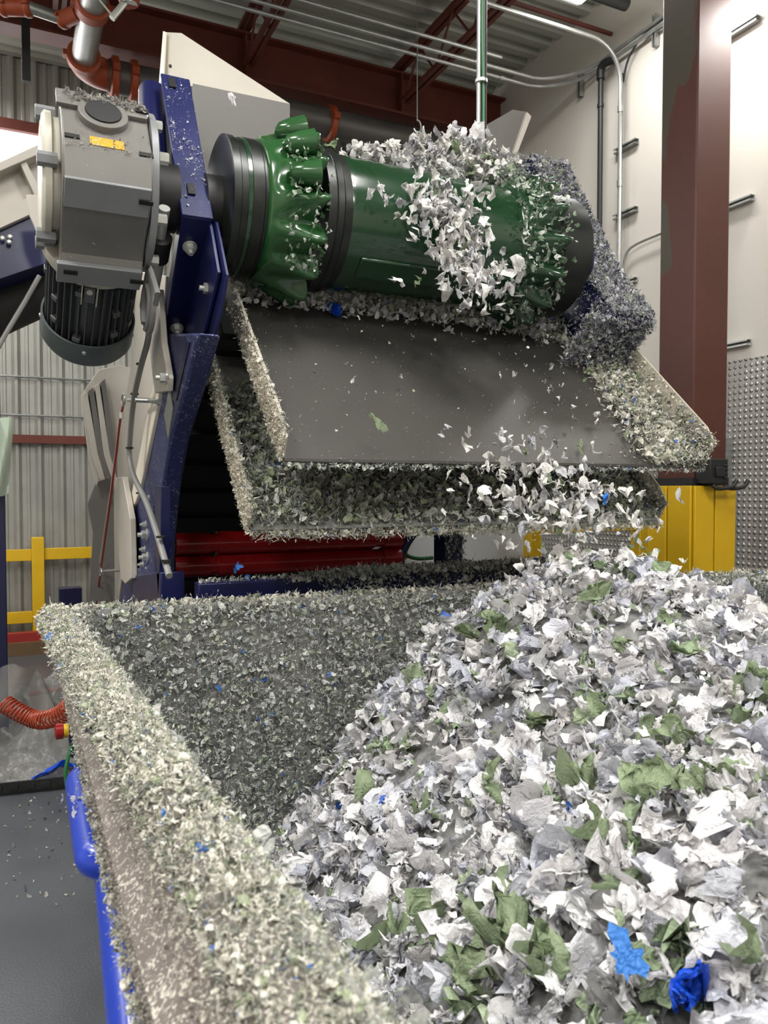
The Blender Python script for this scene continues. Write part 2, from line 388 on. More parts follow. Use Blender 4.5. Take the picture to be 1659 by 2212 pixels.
tag(b.build('roof_pipe', M['black_pipe']), 'black pipe under the roof deck ending near the white wall', 'pipe')
b = MB(); b.tube([(2.4, 5.15, 5.33), (4.56, 5.15, 5.33)], .018, 8)
tag(b.build('roof_brace', M['redsteel']), 'thin red brace rod running under the deck into the white wall', 'brace')
# black vent pipe with elbow
b = MB(); p = onX(1290, 182, XW - .12); b.tube([(p.x, p.y, 1.2), (p.x, p.y, p.z)], .022, 12)
b.tube(smoothpath([(p.x, p.y, p.z - .02), (p.x, p.y - .0, p.z + .06), (p.x, p.y - .05, p.z + .09), (p.x + .03, p.y - .12, p.z + .09)], 5), .034, 12)
b.lathe((p.x, p.y, p.z - .25), ZD, [(0, .028), (.03, .028)], 12)
tag(b.build('drain_pipe', M['black_pipe']), 'black vertical pipe with an elbow on top, on the white wall', 'pipe')
b = MB(); pp = [onX(x, y, XW - .05) for x, y in ((1500, 10), (1425, 62), (1380, 95), (1350, 140), (1338, 190), (1335, 260))]
pp.append(Vector((XW - .05, pp[-1].y, 1.3))); b.tube(smoothpath(pp), .009, 8)
tag(b.build('wall_cable', M['black_pipe']), 'black cable arching down the white wall beside the tall conduit', 'cable')
b = MB(); pp = [onX(x, y, XW - .05) for x, y in ((1470, 492), (1422, 511), (1370, 533), (1350, 550), (1342, 580), (1341, 640))]
pp.append(Vector((XW - .05, pp[-1].y, 1.3))); b.tube(smoothpath(pp), .01, 8)
tag(b.build('wall_conduit', M['galv']), 'thin conduit curving from the column down behind the drum end', 'conduit')
def strut(p0, p1, label, g='wall struts'):
    b = MB(); p0, p1 = Vector(p0), Vector(p1); d = (p1 - p0); L = d.length; d.normalize(); up = XD.cross(d)
    c = (p0 + p1) / 2
    b.box(c + XD * .018, (.004, L, .041), (XD, d, up)); b.box(c + up * .0185, (.04, L, .004), (XD, d, up)); b.box(c - up * .0185, (.04, L, .004), (XD, d, up))
    b.box(c + up * .0135 - XD * .019, (.003, L, .01), (XD, d, up)); b.box(c - up * .0135 - XD * .019, (.003, L, .01), (XD, d, up))
    tag(b.build('strut_channel', M['galv']), label, 'strut', g)
for y, w_ in ((325, 'highest'), (463, 'second'), (608, 'third'), (757, 'lowest')):
    a = onX(1322, y + 15, XW - .025); c = onX(1368, y - 8, XW - .025); c.z = a.z
    strut(a, c, '%s of the short strut channels bolted across the tall conduit' % w_)
for (x0, y0, x1, y1, w_) in ((1560, 104, 1622, 66, 'top'), (1560, 466, 1616, 433, 'middle'), (1557, 757, 1613, 741, 'lowest')):
    a = onX(x0 - 25, y0, XW - .025); c = onX(x1, y1, XW - .025); c.z = a.z = (a.z + c.z) / 2 if y0 < 700 else c.z
    strut(a, c, '%s strut channel on the white wall right of the brown column' % w_)
for (x, y0, y1, l) in ((1247, 176, 224, 'far'), (1405, 52, 118, 'near')):
    a = onX(x, y0, XW - .025); c = onX(x, y1, XW - .025); strut(a, c, 'upright strut channel holding the wall conduits at their %s end' % l, 'upright struts')

# sprinkler pipes, top left
PZ, PY, PX = 4.93, 6.84, .55
b = MB(); b.tube([(PX + .2, PY, PZ), (XW - .6, PY, PZ)], .13, 24)
tag(b.build('main_pipe', M['dark_pipe']), 'thick grey pipe running level under the red beam', 'pipe')
def coupling(b, c, ax, r, w_=.07):
    b.lathe(Vector(c) - Vector(ax) * w_ / 2, ax, [(0, r * 1.06), (.012, r * 1.22), (w_ - .012, r * 1.22), (w_, r * 1.06)], 28)
    up = Vector(ax).orthogonal().normalized(); up = Vector((0, 0, 1)) if abs(Vector(ax).z) < .9 else XD
    s = Vector(ax).cross(up).normalized()
    for k in (-1, 1): b.box(Vector(c) + s * k * r * 1.3, (w_ * .8, r * .35, r * .4), (Vector(ax), s, up))
    return b
for x, l in ((.80, 'orange coupling ring on the level pipe next to the elbow'), (.95, 'second orange coupling ring on the level pipe, right of the elbow'), (3.05, 'lone orange coupling ring on the level pipe above the drum')):
    tag(coupling(MB(), (x if x < 3 else onY(715, 262, PY).x, PY, PZ), XD, .13).build('pipe_coupling', M['orange']), l, 'pipe coupling', 'pipe couplings')
b = MB(); b.tube([(PX, 2.5, PZ), (PX, PY - .2, PZ)], .092, 24)
tag(b.build('sprinkler_pipe', M['galv']), 'large galvanised pipe coming overhead down to the orange elbow', 'pipe')
b = MB(); rr = .2
b.tube([(PX + rr - rr * math.cos(a), PY - rr + rr * math.sin(a), PZ) for a in np.linspace(0, math.pi / 2, 12)] + [(PX + .22, PY, PZ)], .118, 24)
coupling(b, (PX, PY - .2, PZ), YD, .105, .09)
tag(b.build('pipe_elbow', M['orange']), 'orange ribbed pipe elbow at the end of the large galvanised pipe', 'pipe fitting')
# branch pipe with tees
y1 = 5.35
q0 = onZ(-60, 45, PZ); q1 = onZ(20, 36, PZ); q2 = onZ(80, 38, PZ); q3 = onZ(150, 62, PZ); q4 = Vector((PX, q3.y - .25, PZ))
b = MB(); b.tube([q0, q1, q2, q3, q4], .042, 16)
tag(b.build('branch_pipe', M['galv']), 'small bright branch pipe entering from the top left corner', 'pipe')
b = MB(); b.tube([q1 * .98 + q2 * .02, q2], .058, 16); coupling(b, q1.lerp(q2, .08), (q2 - q1).normalized(), .052, .05); coupling(b, q1.lerp(q2, .92), (q2 - q1).normalized(), .052, .05)
tag(b.build('branch_elbow', M['orange']), 'dark orange elbow fitting on the small branch pipe', 'pipe fitting')
b = MB(); q5 = q3.lerp(q4, .55)
b.tube([q3, q5], .056, 16); coupling(b, q3, (q5 - q3).normalized(), .052, .05); coupling(b, (PX, q4.y, PZ), YD, .096, .11)
tag(b.build('branch_tee', M['orange']), 'dark orange tee clamp joining the branch pipe to the large pipe', 'pipe fitting')
t = thing('drain_valve', onZ(285, 25, PZ), 'hanging pipe end with an orange cap and small lever valve', 'valve')
p = onZ(290, 30, 4.75)
b = MB(); b.tube([p + ZD * .6 - YD * .1, p], .055, 16); b.build('pipe', M['galv'], t)
b = MB(); coupling(b, p + ZD * .03, ZD, .055, .06); b.build('cap', M['orange'], t)
b = MB(); b.tube([p + Vector((-.03, 0, 0)), p + Vector((-.11, 0, -.12))], .022, 10); b.tube([p + Vector((-.11, 0, -.1)), p + Vector((-.26, -.05, .02))], .006, 6); b.build('lever', M['zinc'], t)
b = MB(); a = onZ(70, 85, 5.0); b.bb(a.x - .03, a.x + .03, a.y - .02, a.y + .02, 4.62, 5.66)
tag(b.build('hanger_bar', M['black_pipe']), 'black flat hanger bar in front of the red beam, top left', 'hanger')
b = MB(); a = onZ(398, 0, 5.0)
hk = onY(900, 290, 5.6)
b.tube([(hk.x, hk.y, ZC), (hk.x, hk.y, hk.z + .06)], .004, 6); b.tube([hk + Vector((.035 * math.sin(t_), 0, .02 + .05 * math.cos(t_))) for t_ in np.linspace(0, 4.2, 12)], .006, 8)
tag(b.build('wire_hook', M['galv']), 'thin wire ending in an open hook above the drum', 'hook')

# ------------------------------------------------------------------ column and right side
CXc, CYc, CWc = 3.78, 3.51, .29
b = MB(); b.bb(CXc, CXc + CWc, CYc, CYc + CWc, 0, ZC)
tag(b.build('steel_column', M['column'], bevel=.012), 'brown square steel column with worn olive patches on its left face', 'column')
b = MB(); g = .03
t = thing('column_guard', (CXc + CWc / 2, CYc, 0), 'yellow panelled guard wrapped round the foot of the brown column', 'column guard')
zt = 1.56
for k, (x0, x1) in enumerate(((CXc - g, CXc + .13), (CXc + .145, CXc + CWc + g))):
    MB().bb(x0, x1, CYc - g - .02, CYc - g, 0, zt).build('panel', M['yellow'], t, bevel=.003)
for k, (x0, x1) in enumerate(((CYc - g, CYc + .15), (CYc + .165, CYc + CWc + g))):
    MB().bb(CXc - g - .02, CXc - g, x0, x1, 0, zt).build('panel', M['yellow'], t, bevel=.003)
MB().bb(CXc - g, CXc + CWc + g, CYc - g, CYc + CWc + g, 0, zt - .03).build('core', M['black'], t)
# hose hanger on column
hp = onY(1548, 1020, CYc - .09)
t = thing('hose_hanger', (hp.x, CYc - .05, hp.z - .1), 'black hook bracket strapped to the column above the yellow guard', 'hook')
b = MB(); b.bb(hp.x - .09, hp.x + .06, CYc - .12, CYc, hp.z - .07, hp.z + .08); b.bb(hp.x - .05, hp.x + .02, CYc - .135, CYc - .1, hp.z - .03, hp.z + .03)
for k in range(4): b.bb(hp.x + .02, hp.x + .055, CYc - .13, CYc - .11, hp.z - .04 + k * .025, hp.z - .03 + k * .025)
b.build('bracket', M['black_pipe'], t, bevel=.006)
for s in (0, .1):
    b = MB(); o = Vector((hp.x - .05 + s, CYc - .1, hp.z - .08)); b.tube(smoothpath([o, o + Vector((.03, -.02, -.02)), o + Vector((.12, -.04, -.01)), o + Vector((.16, -.04, .03))], 5), .012, 10); b.build('hook', M['black_pipe'], t)
b = MB(); b.bb(CXc - .01, CXc + CWc + .01, CYc - .012, CYc + CWc + .01, zt + .0, zt + .05)
tag(b.build('column_strap', M['black_pipe']), 'dark band round the column just above the yellow guard', 'strap')
# enclosure right of column
p0 = onY(1558, 945, 3.9); p1 = onY(1586, 945, 3.9)
b = MB(); b.bb(p0.x + .0, p1.x, 3.9, 4.1, 0, p0.z)
tag(b.build('metal_post', M['galv'], bevel=.005), 'flat galvanised panel post standing between the column and tread plate', 'post')
p2 = onY(1603, 950, 3.95)
b = MB(); b.bb(p1.x + .003, XW - .015, 3.95, 4.0, 0, p0.z - .01)
tag(b.build('edge_post', M['black_pipe'], bevel=.005), 'dark upright edge strip right of the galvanised post', 'post')
# cabinet behind the machine
t = thing('control_cabinet', (3.05, 5.15, .0), 'light grey control cabinet on a black plinth beyond the conveyor', 'cabinet')
MB().bb(2.45, 3.6, 5.0, 5.35, .1, 1.6).build('body', M['cabinet'], t, bevel=.008)
MB().bb(2.48, 3.57, 5.02, 5.33, 0, .1).build('plinth', M['black_pipe'], t)
b = MB(); q = onY(868, 1200, 4.99); b.lathe(q, -YD, [(0, .035), (.02, .035)], 24); lab(b.build('button_base', M['yellow'], t), 'yellow button base')
b = MB(); b.lathe(q + Vector((0, -.02, 0)), -YD, [(0, .012), (.015, .012), (.02, .025), (.035, .024), (.04, .015)], 24); lab(b.build('stop_button', M['red'], t), 'red emergency stop button')
b = MB(); q = onY(886, 1156, 4.99); b.lathe(q, -YD, [(0, .022), (.02, .022), (.026, .015)], 20); lab(b.build('signal_lamp', M['red'], t), 'red signal lamp')
b = MB(); q = onY(1100, 1235, 4.7); b.lathe(q - YD * .05, YD, [(0, .055), (.02, .07), (.1, .07), (.11, .05)], 24); b.tube([(q.x, 4.75, q.z), (q.x, 4.75, 0)], .03, 12)
tag(b.build('pipe_stub', mat('dark brown cap', (60, 32, 30), .4)), 'small dark round pipe end in front of the grey cabinet', 'pipe')
b = MB(); b.tube(smoothpath([onY(870, 1180, 4.2), onY(880, 1200, 4.2), onY(905, 1207, 4.2), onY(935, 1205, 4.2)]), .012, 8); b.tube(smoothpath([onY(866, 1170, 4.2), onY(872, 1210, 4.2), onY(868, 1240, 4.2)]), .008, 8)
tag(b.build('control_cable', M['cable_green']), 'loose dark green cables hanging in front of the grey cabinet', 'cable')
t = thing('guard_rail', (3.9, 4.6, 0), 'yellow guard rail standing between the grey cabinet and the brown column', 'guard rail')
for x in (3.38, 4.4): MB().bb(x - .045, x + .045, 4.55, 4.65, 0, 1.34).build('post', M['yellow'], t, bevel=.006)
for z in (1.26, .95): MB().bb(3.425, 4.355, 4.56, 4.62, z - .04, z + .04).build('rail', M['yellow'], t, bevel=.004)

# ------------------------------------------------------------------ left background
pf = onZ(80, 1400, 0)
t = thing('guard_rail', (pf.x, pf.y, 0), 'yellow guard rail with a bolted foot at the left in front of the ribbed wall', 'guard rail')
MB().bb(pf.x - .055, pf.x + .055, pf.y - .055, pf.y + .055, 0, 1.07).build('post', M['yellow'], t, bevel=.006)
MB().bb(pf.x - .13, pf.x + .13, pf.y - .13, pf.y + .13, 0, .015).build('foot_plate', M['yellow'], t)
for s in (-1, 1):
    MB().lathe((pf.x + s * .1, pf.y - .1, .015), ZD, [(0, .012), (.06, .012), (.07, .006)], 12).build('anchor_bolt', M['yellow'], t)
for z in (.9, .3):
    MB().bb(pf.x - 1.5, pf.x - .055, pf.y - .02, pf.y + .04, z - .055, z + .055).build('rail', M['yellow'], t, bevel=.004)
MB().bb(pf.x + .055, pf.x + .58, pf.y - .02, pf.y + .04, .85, .96).build('rail', M['yellow'], t, bevel=.004)
MB().bb(pf.x + .58, pf.x + .9, pf.y + .02, pf.y + .08, .88, .98).build('rail', M['yellow'], t, bevel=.004)
MB().bb(pf.x + .8, pf.x + .91, pf.y + .0, pf.y + .1, 0, 1.07).build('post', M['yellow'], t, bevel=.006)
q = onY(150, 1292, 7.0)
b = MB(); b.bb(q.x - .09, q.x + .09, 7.0, 7.15, 0, q.z + .08); tag(b.build('small_cabinet', M['navy_dark'], bevel=.005), 'small navy box standing against the ribbed wall behind the yellow rail', 'box')
b = MB(); b.bb(-1.6, .35, 7.9, 8.0, .12, .2); tag(b.build('floor_beam', M['red_cord']), 'red beam lying low along the foot of the ribbed wall', 'beam')
b = MB(); b.bb(-1.6, .3, 7.85, 8.1, 0, .12); tag(b.build('wooden_skid', mat('brown timber', (105, 82, 55), .7, noise=.2)), 'brown timber skid on the floor under the red beam', 'timber')
q = onY(2, 1300, 4.6)
b = MB(); b.bb(q.x - .12, q.x + .02, 4.6, 4.72, 0, 1.55); tag(b.build('machine_post', M['navy_dark'], bevel=.004), 'dark navy upright post at the left edge of the photo', 'post')
def sheetmesh(fn, nu, nv):
    vs = [fn(i / (nu - 1), j / (nv - 1)) for j in range(nv) for i in range(nu)]
    return vs, [(j * nu + i, j * nu + i + 1, (j + 1) * nu + i + 1, (j + 1) * nu + i) for j in range(nv - 1) for i in range(nu - 1)]
q = onY(5, 985, 4.5)
b = MB(); b.add(*sheetmesh(lambda u, v: (q.x - .25 + u * .31 - .03 * v, 4.5 + .03 * math.sin(u * 18 + v * 3), q.z + .2 - v * (.38 + .03 * math.sin(u * 9))), 30, 10))
tag(b.build('strip_curtain', mat('pale green plastic', (176, 190, 172), .4)), 'pale green plastic flap hanging above the navy post', 'plastic flap')
# floor tray with clear film, hose and stop button
e0 = onZ(-40, 1722, .02); e1 = onZ(215, 1695, .02)
d = (e1 - e0).normalized(); nrm = Vector((-d.y, d.x, 0))
if nrm.y < 0: nrm = -nrm
b = MB(); b.box((e0 + e1) / 2 + ZD * .02, ((e1 - e0).length + .2, .012, .05), (d, nrm, ZD))
for k in range(9): b.box(e0 + d * (.05 + k * .075) + ZD * .02 - nrm * .01, (.045, .012, .022), (d, nrm, ZD))
b.box((e0 + e1) / 2 + nrm * .6 - ZD * .012, ((e1 - e0).length + .2, 1.2, .008), (d, nrm, ZD))
tag(b.build('floor_tray', M['dark_steel']), 'low dark metal tray on the floor with a notched pale front edge', 'tray')
def crumple(c, sx, sy, h, seed, n=46):
    r = np.random.default_rng(seed); ks = [(r.uniform(-14, 14), r.uniform(-14, 14), r.uniform(0, 6), r.uniform(.08, .25)) for _ in range(22)]
    def f(u, v):
        x, y = (u - .5) * 2, (v - .5) * 2; rad = min(1, x * x + y * y)
        z = sum(a * abs(math.sin(kx * x + ky * y + p)) for kx, ky, p, a in ks) / 2.2
        return Vector(c) + d * x * sx + nrm * y * sy + ZD * (h * (1 - rad) * (.45 + z) + .01 * z)
    return sheetmesh(f, n, n)
m_ = (e0 + e1) / 2
b = MB(); b.add(*crumple(m_ + nrm * .55 - d * .02, .5, .5, .28, 3)); b.add(*crumple(m_ + nrm * .28 - d * .1, .42, .25, .12, 5))
tag(b.build('film_heap', M['bag'], smooth=80), 'heap of crumpled clear plastic film lying on the dark floor tray', 'plastic film', kind='stuff')
q = onZ(10, 1560, .3)
b = MB(); q = onY(25, 1500, 4.5); b.add(*sheetmesh(lambda u, v: q + Vector(((u - .5) * (.22 + .3 * v), .05 * math.sin(7 * u + 4 * v), .16 - v * .42 + .05 * math.sin(9 * u) * v - .1 * abs(u - .5))), 24, 24))
tag(b.build('plastic_bag', M['bag'], smooth=80), 'clear plastic bag hanging at the left edge beside the navy post', 'plastic bag')
q = onZ(130, 1680, .05)
b = MB(); b.add(*sheetmesh(lambda u, v: q + d * (u - .5) * .3 + nrm * (v - .5) * .1 + ZD * (.09 * (1 - abs(2 * u - 1)) * (1 - v * .6) + .012 * math.sin(14 * u + 8 * v)), 20, 12))
tag(b.build('blue_film', M['film_deep'], smooth=80), 'crumpled piece of blue film on the floor tray behind the handle', 'plastic film')
h0 = onY(5, 1525, 3.7); h1 = onY(80, 1560, 3.6); h2 = onY(150, 1525, 3.4); path = smoothpath([h0, h0.lerp(h1, .5) - ZD * .01, h1, h1.lerp(h2, .6) - ZD * .02, h2], 70)
pts = []
for i, p in enumerate(path):
    a = i * 2 * math.pi * 24 / len(path); rr = .036
    dd = (path[min(i + 1, len(path) - 1)] - path[max(i - 1, 0)]).normalized(); s = dd.cross(ZD).normalized(); up = s.cross(dd)
    pts.append(p + s * rr * math.cos(a) + up * rr * math.sin(a))
b = MB(); b.tube(pts, .0045, 6)
tag(b.build('coiled_hose', mat('orange air hose', (150, 58, 32), .35)), 'orange coiled air hose sagging over the clear film on the left', 'hose')
t = thing('stop_switch', onY(160, 1640, 3.2), 'navy stop switch box with red and yellow button beside the bin', 'switch')
q = onY(160, 1580, 3.2)
MB().box(q, (.06, .07, .11)).build('body', M['navy_dark'], t, bevel=.006)
MB().box(q + Vector((.02, 0, -.07)), (.09, .07, .06)).build('base', M['navy_dark'], t, bevel=.006)
b = MB(); b.lathe(q - XD * .03, -XD, [(0, .026), (.018, .026)], 20); lab(b.build('collar', M['yellow'], t), 'yellow collar')
b = MB(); b.lathe(q - XD * .05, -XD, [(0, .03), (.025, .03), (.03, .02)], 20); lab(b.build('button', M['red'], t), 'red push button')
b = MB(); b.tube([q - ZD * .08, (q.x + .12, q.y, q.z - .08), (q.x + .12, q.y, 0)], .015, 10); b.build('stand', M['dark_steel'], t)
b = MB(); b.tube(smoothpath([q + Vector((-.02, -.03, -.05)), q + Vector((-.045, -.05, -.14)), q + Vector((-.03, -.05, -.24)), q + Vector((.03, -.05, -.36))]), .007, 8)
tag(b.build('control_cable', M['cable_green']), 'green cable looping down from the stop switch behind the blue handle', 'cable')
b = MB(); a, c = onZ(55, 1503, .12), onZ(150, 1488, .12); b.tube([a, c + (c - a) * .3], .018, 8); tag(b.build('floor_bar', M['red_cord']), 'thin dark red bar lying across the tray beyond the clear film', 'bar')

# second conveyor behind at left
t = thing('infeed_hopper', (-.3, 4.4, 0), 'pale grey infeed hopper over a navy box at the left edge, behind the motor', 'hopper')
def pl(name, pts, Y, th, m, par, bevel=.003, ax=YD):
    b = MB(); b.prism([onY(x, y, Y) for x, y in pts], ax * th); return b.build(name, m, par, bevel=bevel, smooth=30)
pl('hopper_panel', [(-150, 455), (-150, 530), (105, 440), (140, 330), (108, 322)], 4.5, .02, M['beige'], t)
pl('top_flange', [(-150, 432), (-150, 448), (106, 338), (104, 318)], 4.4, .12, M['beige'], t)
pl('rib', [(48, 350), (60, 345), (100, 425), (84, 430)], 4.42, .08, M['beige'], t)
pl('lower_flange', [(-150, 530), (-150, 570), (75, 470), (75, 432)], 4.46, .05, M['beige'], t)
pl('navy_box', [(-150, 560), (70, 468), (118, 570), (-150, 660)], 4.5, .6, M['blue_clean'], t)
pl('side_bracket', [(66, 428), (110, 428), (118, 560), (105, 548), (72, 470)], 4.2, .02, M['beige'], t)
b = MB()
for dx, dy in ((0, 0), (16, -3), (14, 8)): b.lathe(onY(14 + dx, 522 + dy, 4.48), -YD, [(0, .012), (.02, .012), (.025, .007)], 12)
b.build('bolt', M['zinc'], t)
b = MB(); a = onY(-60, 690, 4.9); c = onY(110, 615, 4.9); b.tube([a, c + (c - a) * .6], .16, 28); b.build('duct', M['dark_steel'], t)
b = MB(); b.tube([onY(-20, 790, 4.4), onY(20, 720, 4.4), onY(60, 655, 4.4), onY(92, 600, 4.4)], .012, 8); b.build('cable', M['cable_grey'], t)
for x in (-.9, -.1): MB().bb(x - .04, x + .04, 5.1, 5.18, 0, 2.6).build('leg', M['navy_dark'], t)

# ------------------------------------------------------------------ machine
mach = thing('discharge_conveyor', (1.5, 3.2, 0), 'navy framed shredder discharge conveyor with a green toothed drum over grey chutes', 'machine')
def part(b, name, m, parent=mach, **k): return b.build(name, m, parent, **k)
# belt and frame
b = MB(); b.box(UN(1.52, 2.4, 0) , (1.5, 3.8, .44), (XD, UD, ND)); part(b, 'belt', M['black'], bevel=.05)
b = MB()
for k in range(14): b.box(UN(1.52, .6 + k * .27, -.23), (1.5, .02, .03), (XD, UD, ND))
lab(part(b, 'belt_cleats', M['black']), 'black belt cleats')
XS = .58
outl = [(366, 722), (432, 722), (425, 745), (398, 848), (368, 950), (351, 1049), (341, 1150), (335, 1240), (329, 1330), (250, 1330), (262, 1270), (310, 985)]
frame = part(MB().prism([onX(x, y, XS) for x, y in outl], XD * .08), 'side_frame', M['blue_dusty'], bevel=.012)
# dark slot and stiffener on the frame
part(MB().prism([onX(x, y, XS - .004) for x, y in ((404, 742), (412, 742), (382, 866), (374, 866))], XD * .01), 'slot', M['navy_dark'], frame)
part(MB().prism([onX(x, y, XS - .03) for x, y in ((335, 1048), (348, 1050), (346, 1180), (340, 1290), (333, 1180))], XD * .04), 'gusset', M['blue_clean'], frame, bevel=.003)
foot = part(MB().prism([onX(x, y, XS - .03) for x, y in ((284, 1243), (345, 1236), (345, 1300), (284, 1300))], XD * .1), 'foot_block', M['blue_clean'], frame, bevel=.006)
part(MB().prism([onX(x, y, XS - .02) for x, y in ((330, 1085), (334, 1240), (282, 1246), (281, 1230), (322, 1222), (322, 1090))], XD * .02), 'angle_bracket', M['blue_dusty'], frame, bevel=.003)
for x, y, r in ((322, 1076, .013), (315, 1133, .014), (318, 1155, .022), (312, 1187, .013), (318, 1204, .02), (308, 1220, .013), (324, 1228, .012), (350, 870, .014)):
    part(MB().nut(onX(x, y, XS), -XD, r, r), 'bolt', M['zinc'], frame)
b = MB(); b.prism([onX(x, y, XS - .006) for x, y in ((368, 833), (375, 883), (364, 950), (356, 897))], XD * .006); lab(part(b, 'type_plate', M['galv'], frame, smooth=0), 'diamond-shaped metal plate')
# hex rod with red cord
part(MB().tube([onX(345, 867, XS), onX(345, 867, XS) - XD * .1], .011, 10), 'eye_rod', M['galv'], frame)
for (x, y) in ((269, 865), (216, 1235)):
    q = onX(x, y, .50 if y < 1000 else .50); rr = onX(345 if y < 1000 else 262, 867 if y < 1000 else 1232, .55)
    b = MB(); b.tube([q + (rr - q) * .15, rr], .008, 8); b.tube([q + Vector((0, .045 * math.cos(a), .028 * math.sin(a))) for a in np.linspace(0, 2 * math.pi, 20)], .006, 8); part(b, 'eye_bolt', M['galv'])
b = MB(); b.tube([onX(x, y, .5) for x, y in ((270, 868), (262, 905), (240, 1070), (216, 1232), (205, 1310))], .006, 8); lab(part(b, 'pull_cord', M['red_cord']), 'red pull cord')
b = MB(); b.tube([onX(x, y, .5) for x, y in ((262, 900), (238, 1070), (214, 1215))], .006, 8); part(b, 'cord_sleeve', M['cast_light'])
for x, y in ((265, 898),): part(MB().lathe(onX(x, y, .49), ZD, [(-.015, .012), (.015, .012)], 12), 'cord_clamp', M['zinc'])
b = MB(); b.tube(smoothpath([onX(x, y, .50) for x, y in ((330, 640), (324, 730), (308, 790), (292, 860), (284, 930), (281, 985), (290, 1030), (316, 1085), (336, 1145), (352, 1200), (364, 1245))]), .0125, 10); part(b, 'power_cable', M['cable_grey'])
for x, y in ((306, 788), (293, 852), (281, 968), (303, 1065), (347, 1160), (358, 1212)): part(MB().lathe(onX(x, y, .5), ZD, [(-.004, .018), (.004, .018)], 12), 'cable_tie', M['black'])
b = MB(); c0 = onX(326, 668, .46)
b.tube([onX(308, 548, .46), onX(330, 590, .46), onX(345, 640, .46), onX(340, 660, .46)], .011, 8)
for k in (0, 1): b.tube([c0 + Vector((-.01 * k, (.085 - k * .015) * math.cos(a) * 1.2, (.09 - k * .012) * math.sin(a))) for a in np.linspace(-.6, 5.0, 26)], .010, 8)
part(b, 'coiled_cable', M['cable_grey'])
# pale guard panels left of the frame
def px_prism(name, pts, X, th, m, bevel=.004, parent=mach): return part(MB().prism([onX(x, y, X) for x, y in pts], XD * th), name, m, parent, bevel=bevel, smooth=30)
px_prism('cover_panel', [(300, 590), (362, 600), (350, 740), (330, 880), (300, 1010), (262, 1240), (254, 1300), (212, 1300), (240, 1080), (268, 900), (290, 760)], .60, .015, M['beige'])
px_prism('cover_edge', [(338, 800), (350, 800), (343, 870), (302, 1060), (274, 1130), (270, 1165), (264, 1160), (298, 1000)], .565, .02, mat('cream edge strip', (232, 224, 208), .5))
px_prism('cover_bracket', [(248, 1033), (265, 1030), (280, 1120), (282, 1250), (268, 1262), (258, 1250)], .53, .03, M['beige'])
sb = px_prism('support_bracket', [(322, 640), (345, 628), (352, 740), (364, 815), (362, 846), (336, 850), (326, 760)], .545, .025, M['beige'])
b = MB(); b.nut(onX(362, 818, .53), -XD, .018, .02); b.tube([onX(345, 818, .53), onX(372, 815, .53)], .008, 8); part(b, 'bolt', M['zinc'], sb)
# lifting cylinder behind the bracket
cyl = part(MB().tube([UN(.50, .42, -.14), UN(.50, .16, -.14)], .032, 20), 'cylinder', M['cast_light'])
part(MB().tube([UN(.50, .16, -.14), UN(.50, .06, -.14)], .045, 20), 'cylinder_head', M['black'], cyl)
part(MB().tube([UN(.50, .1, -.14), UN(.50, -.06, -.13)], .02, 20), 'rod', M['zinc'], cyl)
# louvred return trough further back
lv = thing('louvred_guard', (onY(205, 1000, 5.2).x, 5.2, 0), 'pale louvred sheet metal guard behind the pale cover panel', 'machine guard')
pl('side_sheet', [(178, 855), (216, 800), (262, 790), (300, 800), (262, 1030), (216, 1035), (208, 1050), (192, 985)], 5.3, .02, M['beige'], lv)
for k in range(4):
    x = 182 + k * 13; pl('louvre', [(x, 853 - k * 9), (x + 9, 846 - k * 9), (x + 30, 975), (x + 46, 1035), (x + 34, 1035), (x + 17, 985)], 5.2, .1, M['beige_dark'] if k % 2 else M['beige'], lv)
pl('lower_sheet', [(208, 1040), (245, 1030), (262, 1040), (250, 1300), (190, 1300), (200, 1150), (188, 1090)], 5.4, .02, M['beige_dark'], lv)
for x in (.55, .8): MB().bb(x, x + .05, 5.5, 5.55, 0, 1.3).build('leg', M['beige_dark'], lv)

# side plates (blue), left and right
def side_plate(x0, x1, xs, m, mirror=False):
    t_ = part(MB().prism([Vector((x0, 3.225, 3.20)), Vector((x0, 3.245, 3.19)), Vector((x0, 2.845, 2.508)), Vector((x0, 2.825, 2.518))], XD * (x1 - x0)), 'arm_plate', m, bevel=.004)
    s = part(MB().prism([(xs, 3.24, 3.18), (xs, 3.45, 3.1), (xs, 3.4, 2.6), (xs, 3.3, 2.1), (xs, 3.1, 2.02), (xs, 2.72, 2.3), (xs, 2.845, 2.51)], XD * .012), 'side_plate', m, bevel=.002)
    return t_, s
arm, spl = side_plate(.553, .668, .655, M['blue'])
for (px_, py_) in ((378, 208), (417, 430)):
    tt = .93 if py_ < 300 else .17
    c = Vector((.592 if py_ < 300 else .60, 2.825 + .40 * tt - .004, 2.518 + .682 * tt)); dv = Vector((0, .51, .86)); nv = Vector((0, -.86, .51))
    part(MB().box(c + nv * .002, (.026, .055, .006), (XD, dv, nv)), 'slot', M['black'], arm)
# back wing of the arm
part(MB().tube([onY(337, 214, 3.35), onY(337, 300, 3.22), onY(345, 392, 3.1)], [.055, .055, .05], 20), 'wing_plate', M['blue_clean'])
# bracket with two bolts: plane facing down the slope
def BQ(x, u, n=-.17): return UN(x, u, n)
br = part(MB().prism([BQ(.557, -.07), BQ(.663, -.07), BQ(.72, .565), BQ(.578, .565)], ND * .012), 'bolt_bracket', M['blue_clean'], bevel=.006)
part(MB().prism([BQ(.557, -.07), BQ(.565, -.07), BQ(.586, .565), BQ(.578, .565)], ND * .07), 'bracket_flange', M['blue_clean'], br, bevel=.003)
for x_, u_ in ((.604, .06), (.622, .49)): part(MB().nut(UN(x_, u_, -.172), -ND, .02, .02), 'bolt', M['zinc'], br)
